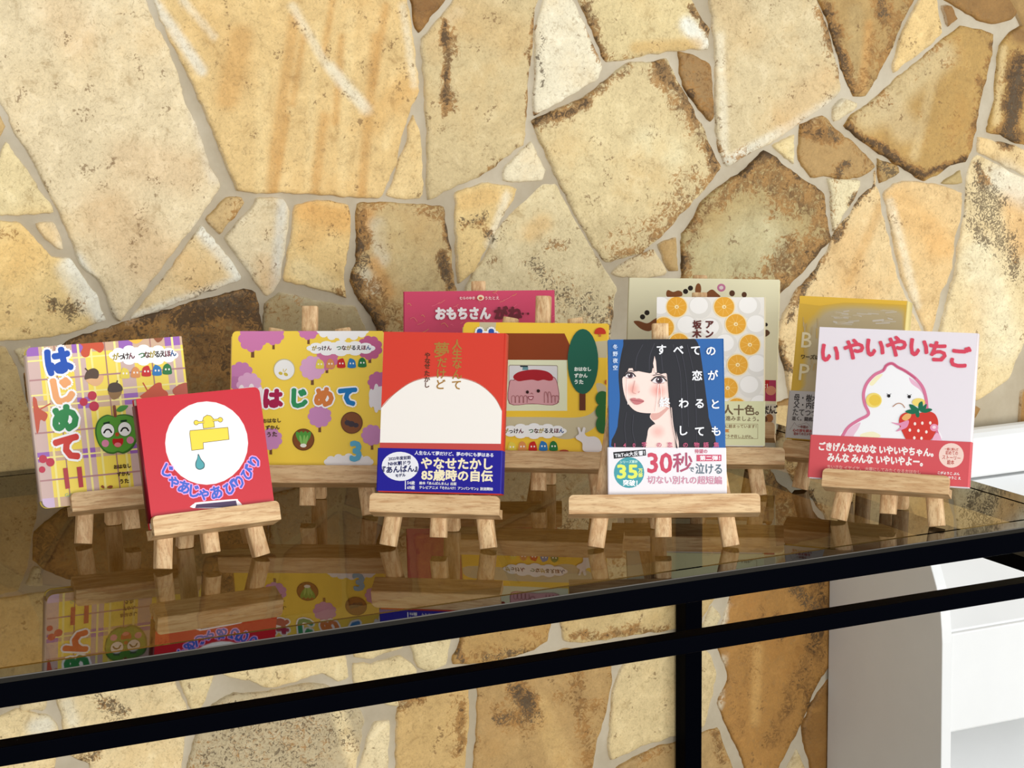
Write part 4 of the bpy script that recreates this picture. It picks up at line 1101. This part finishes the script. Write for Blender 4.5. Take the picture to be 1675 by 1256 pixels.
# ---- yellow board book with the house
b = Book('house', 'board_book', 'yellow board book with a brown-roofed house and a tall green tree', cover=(250, 206, 64), spine=(240, 214, 120), corners=(.006, .001, .001, .006), mat=GLOSSY, group='picture books on easels')
b.cx = (780, 440, 3.304)
PATH = (208, 196, 160)
b.poly([(610, 395), (720, 385), (720, 480), (640, 478)], PATH); b.blob([(-60, 812), (120, 800), (350, 800), (560, 800), (640, 760), (660, 700), (645, 620), (700, 640), (700, 760), (660, 830), (600, 880), (480, 920), (300, 880), (-60, 880)], PATH)
b.poly([(15, 285), (105, 285), (100, 330), (15, 330)], PATH)
b.poly([(-20, 488), (488, 488), (488, 766), (-20, 766)], (232, 234, 198)); b.poly([(-40, 346), (474, 348), (540, 492), (-60, 490)], (142, 62, 22))
b.poly([(178, 517), (432, 519), (438, 526), (438, 724), (430, 731), (178, 731), (171, 724), (171, 524)], (168, 160, 140)); b.poly([(180, 522), (430, 524), (434, 530), (434, 722), (428, 728), (182, 728), (175, 722), (175, 528)], (226, 222, 222))
b.blob([(175, 610), (200, 598), (230, 575), (320, 560), (400, 575), (434, 610), (436, 728), (300, 729), (175, 728)], (150, 92, 96), n=4); b.blob([(179, 612), (202, 602), (232, 580), (320, 566), (398, 580), (431, 612), (432, 725), (300, 726), (179, 725)], (220, 164, 168), n=4)
b.blob([(198, 590), (204, 570), (240, 552), (310, 543), (375, 552), (408, 575), (410, 598), (390, 604), (360, 598), (330, 604), (300, 598), (260, 602), (225, 606)], (172, 32, 42))
b.poly([(248, 524), (276, 524), (278, 546), (246, 546)], (108, 150, 158)); b.poly([(232, 521), (276, 522), (276, 530), (236, 530)], (50, 62, 66))
for x in (188, 210, 232, 254, 366, 386, 406, 424): b.line([(x, 722), (x, 692 if x not in (366, 386) else 672), (x+10, 684 if x not in (366, 386) else 666), (x+18, 694), (x+18, 722)], 3.5, (166, 104, 106), smooth_=True)
b.ell(274, 665, 8, 9, (50, 26, 24)); b.ell(333, 659, 9, 9, (50, 26, 24), 0, False); b.line([(292, 674), (298, 670), (304, 676)], 3, (150, 80, 84)); b.blob([(276, 690), (292, 688), (308, 688), (300, 706), (286, 706)], (150, 70, 80)); b.blob([(281, 693), (292, 692), (303, 692), (298, 702), (287, 702)], (240, 190, 196))
b.poly([(555, 668), (588, 668), (588, 764), (555, 764)], (104, 52, 28)); b.ell(574, 500, 83, 176, (32, 100, 78))
for t, l, r in (('おはなし', (528, 541), (617, 541)), ('ずかん', (528, 576), (598, 576)), ('うた', (529, 610), (575, 610))): b.text(t, l, r, (232, 240, 230), bold=1.4)
b.poly([(660, 345), (672, 345), (672, 366), (660, 366)], (206, 120, 60)); b.blob([(637, 350), (642, 328), (666, 316), (690, 326), (697, 350), (666, 352)], (206, 58, 36), n=4)
b.ell(680, 700, 38, 40, (44, 108, 48)); b.ell(676, 770, 34, 40, (44, 108, 48)); b.ell(682, 840, 38, 50, (44, 108, 48)); b.ell(706, 612, 14, 16, (200, 90, 50))
scallop(b, 310, 876, 174, 40, (250, 250, 248)); series(b, (158, 876), (458, 874), 28)
pals(b, [(190, 962), (247, 960), (303, 960), (360, 958), (415, 958)], 25)
b.blob([(580, 985), (570, 940), (540, 920), (536, 905), (552, 890), (545, 858), (556, 858), (566, 882), (576, 856), (588, 862), (584, 890), (600, 905), (640, 906), (668, 930), (672, 985)], (240, 234, 232))
b.ell(472, 985, 25, 9, (190, 80, 50))
b.cx = (600, 440, 2.615); b.chars([('は', 512, 304)], 100, (46, 92, 178), bold=8, outline=8)
b.finish(-1)

# ---- deep pink book at the back
b = Book('pink', 'picture_book', 'deep pink picture book with white lettering, tallest of the back row', cover=(214, 72, 106), spine=(190, 56, 90), board=False, mat=GLOSSY, group='picture books on easels')
b.cx = (600, 440, 2.615)
random.seed(5)
for i in range(46):
    x, y = random.uniform(165, 810), random.uniform(100, 330); l = random.uniform(10, 34)
    b.line([(x, y), (x+l*.5, y-l*.16), (x+l, y-l*(.5 if i % 2 else -.4))], 2.2, random.choice([(232, 130, 120), (226, 150, 100), (240, 110, 140)]), smooth_=True)
b.text('おもちさん', (296, 192), (528, 190), (252, 246, 246), h=48, bold=3.4)
b.chars([('が', 574, 190), ('ね', 634, 190)], 58, (110, 26, 40), bold=4); b.ell(668, 192, 5, 5, (110, 26, 40)); b.ell(690, 192, 5, 5, (110, 26, 40), 0, False)
b.text('むらのゆき', (398, 126), (462, 125), (246, 200, 200), bold=.7); b.ell(487, 124, 15, 12, (246, 226, 190)); b.ell(487, 126, 8, 6, (206, 90, 60)); b.text('うたとえ', (506, 126), (566, 125), (246, 200, 200), bold=.7)
b.finish(-1)

# ---- cream book with the brown lettering
b = Book('dango', 'picture_book', 'large cream picture book with brown lettering and black dots', cover=(246, 241, 204), spine=(206, 200, 160), board=False, mat=GLOSSY, group='picture books on easels')
b.cx = (910, 430, 2.616)
CH, DK = (140, 84, 42), (46, 34, 24)
b.blob([(470, 130), (478, 116), (500, 124), (522, 118), (538, 126), (536, 142), (504, 146), (476, 146)], CH); b.ell(553, 122, 11, 11, DK); b.ell(574, 108, 11, 11, DK, 0, False)
b.ell(607, 114, 13, 27, CH, 3); b.ell(706, 106, 18, 17, (206, 126, 160)); b.ell(706, 106, 9, 8, (236, 220, 216))
b.blob([(630, 146), (650, 122), (668, 114), (686, 128), (700, 146)], CH); b.ell(752, 130, 12, 13, (96, 60, 36)); b.ell(804, 136, 11, 12, (96, 60, 36), 0, False)
b.ell(388, 213, 11, 11, DK); b.ell(369, 231, 11, 11, DK, 0, False); b.blob([(331, 252), (352, 248), (390, 258), (420, 240), (450, 232), (452, 262), (420, 278), (396, 292), (362, 282)], CH)
b.blob([(884, 292), (902, 286), (914, 300), (900, 314), (884, 314)], (104, 70, 44)); b.ell(897, 264, 8, 8, DK)
b.poly([(870, 500), (940, 502), (940, 592), (870, 590)], (186, 60, 96)); b.poly([(870, 500), (912, 502), (908, 548), (870, 546)], (196, 40, 40)); b.ell(918, 546, 22, 20, (226, 150, 120)); b.text('に！', (880, 526), (904, 526), (244, 220, 210), bold=1)
b.poly([(870, 604), (940, 604), (938, 700), (868, 700)], (232, 226, 206)); b.text('だんご', (893, 628), (946, 626), (50, 36, 30), h=34, bold=1.4); b.ell(912, 664, 16, 18, (170, 112, 60)); b.ell(890, 670, 14, 16, (110, 66, 36)); b.text('え', (912, 686), (930, 686), (60, 46, 40))
b.finish(-1)

# ---- book with orange slices
b = Book('orange', 'paper_jacket_book', 'white book patterned with orange slices, in front of the cream book', cover=(236, 231, 222), spine=(240, 226, 190), board=False, thick=.0245, mat=PRINT, group='novels on easels')
b.cx = (910, 430, 2.616)
BALL, HI = (226, 222, 214), (244, 241, 236)
for x, y in ((615, 190), (825, 188), (562, 272), (662, 282), (860, 268), (726, 350), (638, 392), (830, 528), (862, 438), (450, 190), (560, 360), (690, 440), (650, 540), (738, 610), (875, 610)):
    b.ell(x, y, 50, 49, BALL); b.ell(x-5, y-8, 39, 36, HI)
def orange(x, y, r=48):
    b.ell(x, y, r, r, (244, 224, 176)); b.ell(x, y, r-5, r-5, (232, 168, 50))
    for k in range(9):
        a = 2*math.pi*k/9+x; b.line([(x+8*math.cos(a), y+8*math.sin(a)), (x+(r-10)*math.cos(a), y+(r-10)*math.sin(a))], 1.8, (242, 194, 96), k == 0)
    b.ell(x, y, 9, 8, (248, 226, 168)); b.ell(x+1, y+1, 3, 3, (196, 130, 40))
for x, y in ((515, 188), (718, 188), (768, 262), (828, 350), (776, 436), (733, 535), (460, 276), (525, 345), (772, 622)): orange(x, y)
MAR = (96, 36, 30)
b.chars([('ア', 655, 264), ('ン', 655, 304), ('と', 655, 345), ('坂', 603, 265), ('木', 602, 304), ('司', 602, 345)], 38, MAR, bold=1.6)
b.start_band((440, 592), (888, 592), (224, 224, 178))
b.text('十人十色。', (668, 628), (866, 630), (112, 92, 62), h=42, bold=1.4)
b.text('お進みましょう。', (704, 664), (866, 668), (124, 104, 74), bold=.5)
for q_ in (((700, 688), (862, 690)), ((862, 690), (862, 752)), ((862, 752), (700, 752))): b.line(list(q_), 1.6, (150, 130, 90))
b.text('中に詰まっています！', (706, 698), (856, 700), (140, 110, 70), bold=.4); b.poly([(712, 711), (741, 712), (736, 718), (741, 725), (712, 724)], (206, 140, 70))
b.text('どうぞ召し上がれ。', (716, 741), (842, 744), (140, 116, 80), bold=.4)
b.end_band(); b.finish(1)

# ---- blue book with the girl
b = Book('girl', 'paperback_book', 'blue paperback with a painted long-haired girl and a white paper band', cover=(38, 98, 166), spine=(38, 98, 166), board=False, mat=PRINT, group='novels on easels')
b.cx = (910, 430, 2.616)
HAIR, HA2, SKIN = (34, 35, 42), (58, 58, 68), (250, 222, 212)
b.blob([(300, 318), (420, 316), (560, 316), (604, 340), (622, 420), (640, 560), (652, 660), (656, 800), (262, 800), (262, 700), (272, 590), (266, 480), (274, 410), (286, 355)], HAIR, n=4)
b.blob([(400, 660), (420, 630), (484, 606), (492, 660), (512, 720), (516, 800), (392, 800), (390, 735), (398, 705), (424, 690)], SKIN, n=4)
b.soft(434, 722, 38, 34, SKIN, (244, 188, 178)); b.blob([(404, 646), (440, 640), (478, 612), (482, 622), (440, 664), (412, 672)], (222, 170, 160), n=4)
b.blob([(286, 466), (300, 452), (420, 450), (474, 460), (484, 560), (480, 606), (446, 634), (404, 643), (346, 636), (312, 608), (292, 566), (283, 512)], SKIN, n=4)
b.soft(326, 540, 36, 34, SKIN, (240, 176, 164), 4); b.soft(436, 546, 44, 36, SKIN, (238, 168, 158), 4)
b.blob([(270, 492), (282, 400), (318, 340), (400, 325), (500, 330), (520, 600), (500, 660), (484, 600), (476, 500), (470, 472), (448, 476), (436, 470), (424, 474), (414, 440), (408, 470), (386, 470), (352, 463), (330, 462), (318, 420), (308, 458), (296, 474), (284, 492)], HAIR, n=2)
for q_ in (((420, 345), (400, 400), (398, 460)), ((450, 345), (450, 400), (456, 465)), ((370, 350), (345, 400), (338, 455)), ((500, 350), (530, 470), (535, 620), (540, 720)), ((560, 350), (588, 480), (598, 640), (600, 770)), ((530, 350), (556, 500), (565, 700)), ((300, 640), (292, 700), (300, 780)), ((330, 650), (326, 720), (340, 780))): b.line(list(q_), 3.2, HA2, smooth_=True)
b.poly([(420, 398), (426, 420), (430, 470), (420, 470), (414, 430)], SKIN)
for x, y, w, h_ in ((314, 482, 22, 11), (438, 502, 30, 14)):
    b.ell(x, y, w, h_, (232, 226, 228)); b.ell(x+2, y, h_*1.05, h_*1.0, (84, 60, 70)); b.ell(x+2, y, h_*.5, h_*.55, (30, 24, 30)); b.ell(x-2, y-4, 3, 3, (250, 250, 250))
    b.line([(x-w, y+2), (x-w*.4, y-h_*.95), (x+w*.5, y-h_*.95), (x+w*1.1, y+3)], 5.5, (30, 26, 32), smooth_=True); b.line([(x-w*.7, y+h_*.8), (x, y+h_*1.05), (x+w*.8, y+h_*.8)], 2, (180, 130, 130), smooth_=True)
b.line([(296, 470), (318, 462), (334, 466)], 3, (70, 60, 66), smooth_=True); b.line([(414, 482), (440, 478), (468, 490)], 3, (70, 60, 66), smooth_=True)
b.line([(336, 505), (330, 535), (328, 553), (340, 560)], 2.6, (222, 164, 156), smooth_=True); b.line([(352, 556), (356, 550)], 2.4, (214, 150, 144))
b.blob([(316, 584), (334, 578), (344, 582), (356, 581), (376, 592), (352, 606), (334, 604)], (198, 120, 122)); b.line([(318, 586), (340, 590), (374, 593)], 2.4, (150, 70, 78), smooth_=True)
for q_ in (((304, 496), (302, 560), (306, 606)), ((436, 520), (430, 590), (424, 636)), ((446, 520), (448, 570), (440, 604))): b.line(list(q_), 2.6, (252, 236, 232), smooth_=True)
b.line([(478, 480), (486, 560), (494, 640), (508, 720), (516, 790)], 7, HAIR, smooth_=True); b.line([(492, 620), (500, 700), (520, 790)], 3, SKIN, smooth_=True)
WH = (240, 242, 246)
b.chars([('す', 449, 372), ('べ', 522, 373), ('て', 596, 375), ('の', 661, 377), ('恋', 602, 483), ('が', 669, 482), ('終', 464, 598), ('わ', 545, 601), ('る', 613, 602), ('と', 679, 605), ('し', 541, 718), ('て', 613, 721), ('も', 684, 720)], 46, WH, bold=1.3)
b.chars([('冬', 252, 360), ('野', 252, 390), ('夜', 252, 419), ('空', 252, 449)], 22, (206, 220, 240), bold=.5)
b.chars([('1', 250, 780), ('4', 292, 780), ('0', 332, 780), ('字', 376, 778), ('の', 440, 779), ('恋', 486, 779), ('の', 552, 779), ('物', 600, 779), ('語', 640, 779), ('集', 684, 779)], 24, (206, 96, 130), bold=.4)
b.start_band((228, 789), (718, 791), (238, 234, 238))
b.poly([(243, 810), (382, 798), (384, 824), (246, 838)], (28, 28, 32)); b.text('TikTok大反響！', (250, 824), (378, 812), (240, 240, 244), bold=.5)
b.ell(311, 897, 65, 66, (72, 158, 168))
b.text('シリーズ累計', (272, 852), (348, 850), (200, 232, 220), bold=.4); b.text('35', (262, 893), (346, 893), (228, 236, 104), h=56, bold=3.0)
b.chars([('万', 360, 888), ('部', 360, 908)], 19, (228, 236, 120), bold=.9); b.text('突破！', (286, 940), (346, 942), (246, 250, 250), bold=1.1)
b.text('30', (392, 856), (494, 856), (206, 74, 98), h=82, bold=3.0); b.chars([('秒', 541, 855)], 88, (176, 84, 112), bold=1.4); b.chars([('で', 578, 884)], 24, (96, 110, 124), bold=.8)
b.text('泣ける', (596, 880), (708, 881), (92, 110, 124), h=44, bold=.8)
b.text('待望の', (592, 806), (646, 806), (206, 110, 134), bold=.5); b.poly([(600, 821), (706, 821), (706, 848), (600, 849)], (206, 84, 112)); b.text('第二弾！', (614, 835), (700, 835), (250, 246, 248), h=20, bold=.6)
b.text('切ない別れの超短編', (390, 928), (708, 930), (210, 146, 168), h=34, bold=.7)
b.end_band(); b.finish(1)

# ---- gold book behind the strawberry book
b = Book('gold', 'hardcover_book', 'gold and grey hardcover with a pale grey paper band, half hidden by the strawberry book', cover=(228, 186, 74), spine=(246, 226, 150), board=False, thick=.0245, mat=GLOSSY, group='novels on easels')
b.cx = (1240, 460, 2.99)
G0, G1 = (228, 186, 74), (204, 186, 146)
for i in range(9):
    t = (i+1)/9; d = (1-t)*46
    b.blob([(x-d*.7 if x < 500 else x+d*.5, y-d*.75 if y < 300 else y+d*.3) for x, y in ((262, 230), (300, 190), (350, 150), (480, 136), (600, 146), (690, 156), (704, 230), (700, 540), (262, 540), (238, 500), (244, 420), (250, 330), (256, 260))], tuple(G0[j]+(G1[j]-G0[j])*t for j in range(3)), n=4)
b.poly([(200, 66), (730, 88), (726, 116), (560, 108), (420, 104), (300, 120), (205, 108)], (246, 200, 74))
random.seed(9)
for i in range(26):
    x, y = random.uniform(340, 640), random.uniform(135, 215); b.line([(x, y), (x+random.uniform(20, 70), y+random.uniform(-5, 9))], random.uniform(4, 10), random.choice([(214, 202, 178), (212, 196, 162), (208, 190, 150), (222, 212, 196)]))
for i in range(14):
    x, y = random.uniform(215, 300), random.uniform(160, 520); b.line([(x, y), (x+random.uniform(-6, 6), y+random.uniform(20, 60))], random.uniform(4, 9), random.choice([(214, 182, 110), (206, 174, 112), (204, 180, 132)]))
b.chars([('B', 239, 285)], 92, (244, 230, 190), bold=.8); b.chars([('P', 227, 442)], 98, (244, 230, 190), bold=.8); b.text('ワーズは', (212, 368), (300, 372), (82, 66, 40), bold=.8)
b.start_band((158, 534), (400, 546), (200, 196, 194))
for t, l, r, h_, c in (('母・樹木', (178, 568), (294, 575), 30, (64, 60, 60)), ('父・内田', (176, 602), (292, 609), 28, (64, 60, 60)), ('たてつづ', (172, 638), (290, 645), 28, (84, 80, 80)), ('逝く。闘病、', (168, 670), (274, 676), 17, (94, 88, 88)), ('一年間の', (196, 711), (246, 714), 12, (140, 96, 92)), ('心の旅を綴る', (172, 728), (264, 733), 12, (170, 90, 90)), ('初めてのエッセイ', (176, 745), (272, 748), 12, (160, 100, 96))): b.text(t, l, r, c, h=h_, bold=.7)
b.line([(156, 728), (180, 690), (190, 706), (240, 692), (262, 716)], 1.6, (150, 142, 140))
b.end_band(); b.finish(1)

# ---- pale pink strawberry book
b = Book('berry', 'picture_book', 'pale pink picture book with a white bird hugging a strawberry', cover=(238, 231, 238), spine=(246, 236, 238), board=False, mat=PRINT, group='picture books on easels')
b.cx = (1240, 460, 2.99)
PK = (218, 116, 150)
body = [(405, 770), (440, 715), (490, 680), (532, 658), (540, 640), (522, 600), (516, 550), (532, 500), (570, 458), (612, 436), (628, 412), (655, 402), (684, 420), (722, 440), (770, 475), (806, 520), (822, 575), (830, 640), (860, 700), (890, 780)]
b.blob([(x, y) for x, y in body]+[(650, 800)], (250, 250, 252), n=4)
b.blob([(420, 765), (450, 718), (500, 690), (490, 720), (470, 750), (460, 770)], (240, 200, 220)); b.blob([(740, 470), (790, 510), (812, 560), (790, 530), (750, 500)], (240, 190, 214)); b.blob([(545, 500), (580, 462), (610, 455), (585, 485), (560, 510)], (252, 244, 200)); b.blob([(500, 750), (560, 735), (600, 760), (520, 772)], (250, 244, 206))
b.line(body, 15, (222, 124, 158), smooth_=True); b.line(body[9:15], 6, (204, 92, 124), smooth_=True)
b.ell(567, 582, 39, 36, (246, 222, 120)); b.ell(572, 582, 29, 27, (240, 204, 78)); b.ell(786, 592, 32, 20, (246, 222, 120))
b.ell(640, 561, 8, 8, (34, 30, 34)); b.ell(740, 565, 8, 8, (34, 30, 34), 0, False)
for x, y in ((640, 561), (740, 565)): b.line([(x-4, y-6), (x-9, y-12)], 2, (50, 44, 44), False); b.line([(x+5, y-6), (x+11, y-11)], 2, (50, 44, 44), False)
b.line([(660, 613), (678, 600), (694, 597), (708, 604), (718, 618)], 4, (190, 140, 110), smooth_=True)
RED = (214, 62, 52)
b.blob([(690, 690), (700, 655), (735, 640), (785, 645), (830, 636), (866, 650), (882, 690), (872, 730), (846, 775), (790, 800), (735, 785), (705, 735)], RED)
b.blob([(704, 670), (722, 650), (748, 648), (745, 668), (722, 682)], (240, 180, 110))
GR = (30, 112, 80)
for q_ in ([(790, 630), (740, 628), (722, 640), (760, 650)], [(790, 630), (760, 606), (740, 604), (756, 632)], [(788, 632), (786, 600), (804, 588), (806, 620)], [(792, 630), (818, 604), (826, 604), (816, 632)], [(792, 634), (836, 622), (852, 630), (820, 644)], [(786, 634), (790, 660), (778, 666), (770, 648)]): b.blob(q_, GR)
for x, y in ((768, 697), (804, 694), (843, 693), (743, 728), (785, 731), (824, 737), (765, 766), (800, 768)): b.ell(x, y, 6, 8, (250, 236, 226))
b.blob([(652, 690), (690, 694), (736, 680), (730, 712), (700, 728), (676, 734), (700, 710), (680, 702)], (232, 150, 184)); b.ell(862, 716, 20, 18, (236, 150, 184)); b.ell(862, 714, 9, 8, (248, 220, 230)); b.blob([(868, 745), (888, 750), (896, 790), (850, 790)], (240, 180, 206))
b.chars([('い', 352, 352, 6), ('や', 470, 334, 2), ('い', 572, 326, 4), ('や', 678, 320, 0), ('い', 786, 324, 4), ('ち', 882, 346, 4), ('ご', 984, 374, 2)], 98, (222, 76, 98), bold=4.2)
b.start_band((258, 750), (1032, 786), (216, 88, 94))
W2 = (250, 244, 240)
b.text('ごきげんななめな いやいやちゃん。', (300, 806), (858, 838), W2, h=36, bold=1.8); b.text('みんな みんな いやいやよー。', (342, 860), (806, 884), W2, h=36, bold=1.8)
b.text('ちいさな イヤイヤ、 大事にしてみたくなるおはなし', (340, 906), (796, 934), (236, 170, 160), bold=.6)
b.ell(946, 852, 61, 60, (248, 216, 204))
for t, l, r, h_ in (('一緒に読んだ', (914, 820), (980, 823), 12), ('初めての', (918, 838), (978, 841), 18), ('ストーリー', (902, 860), (990, 866), 17), ('絵本', (926, 884), (960, 886), 20)): b.text(t, l, r, (196, 84, 76), h=h_, bold=.35)
b.text('こがようこ ぶん', (880, 936), (986, 942), W2, bold=.5); b.text('やなゆうこ え', (900, 958), (992, 964), W2, bold=.5)
b.end_band(); b.finish(1)
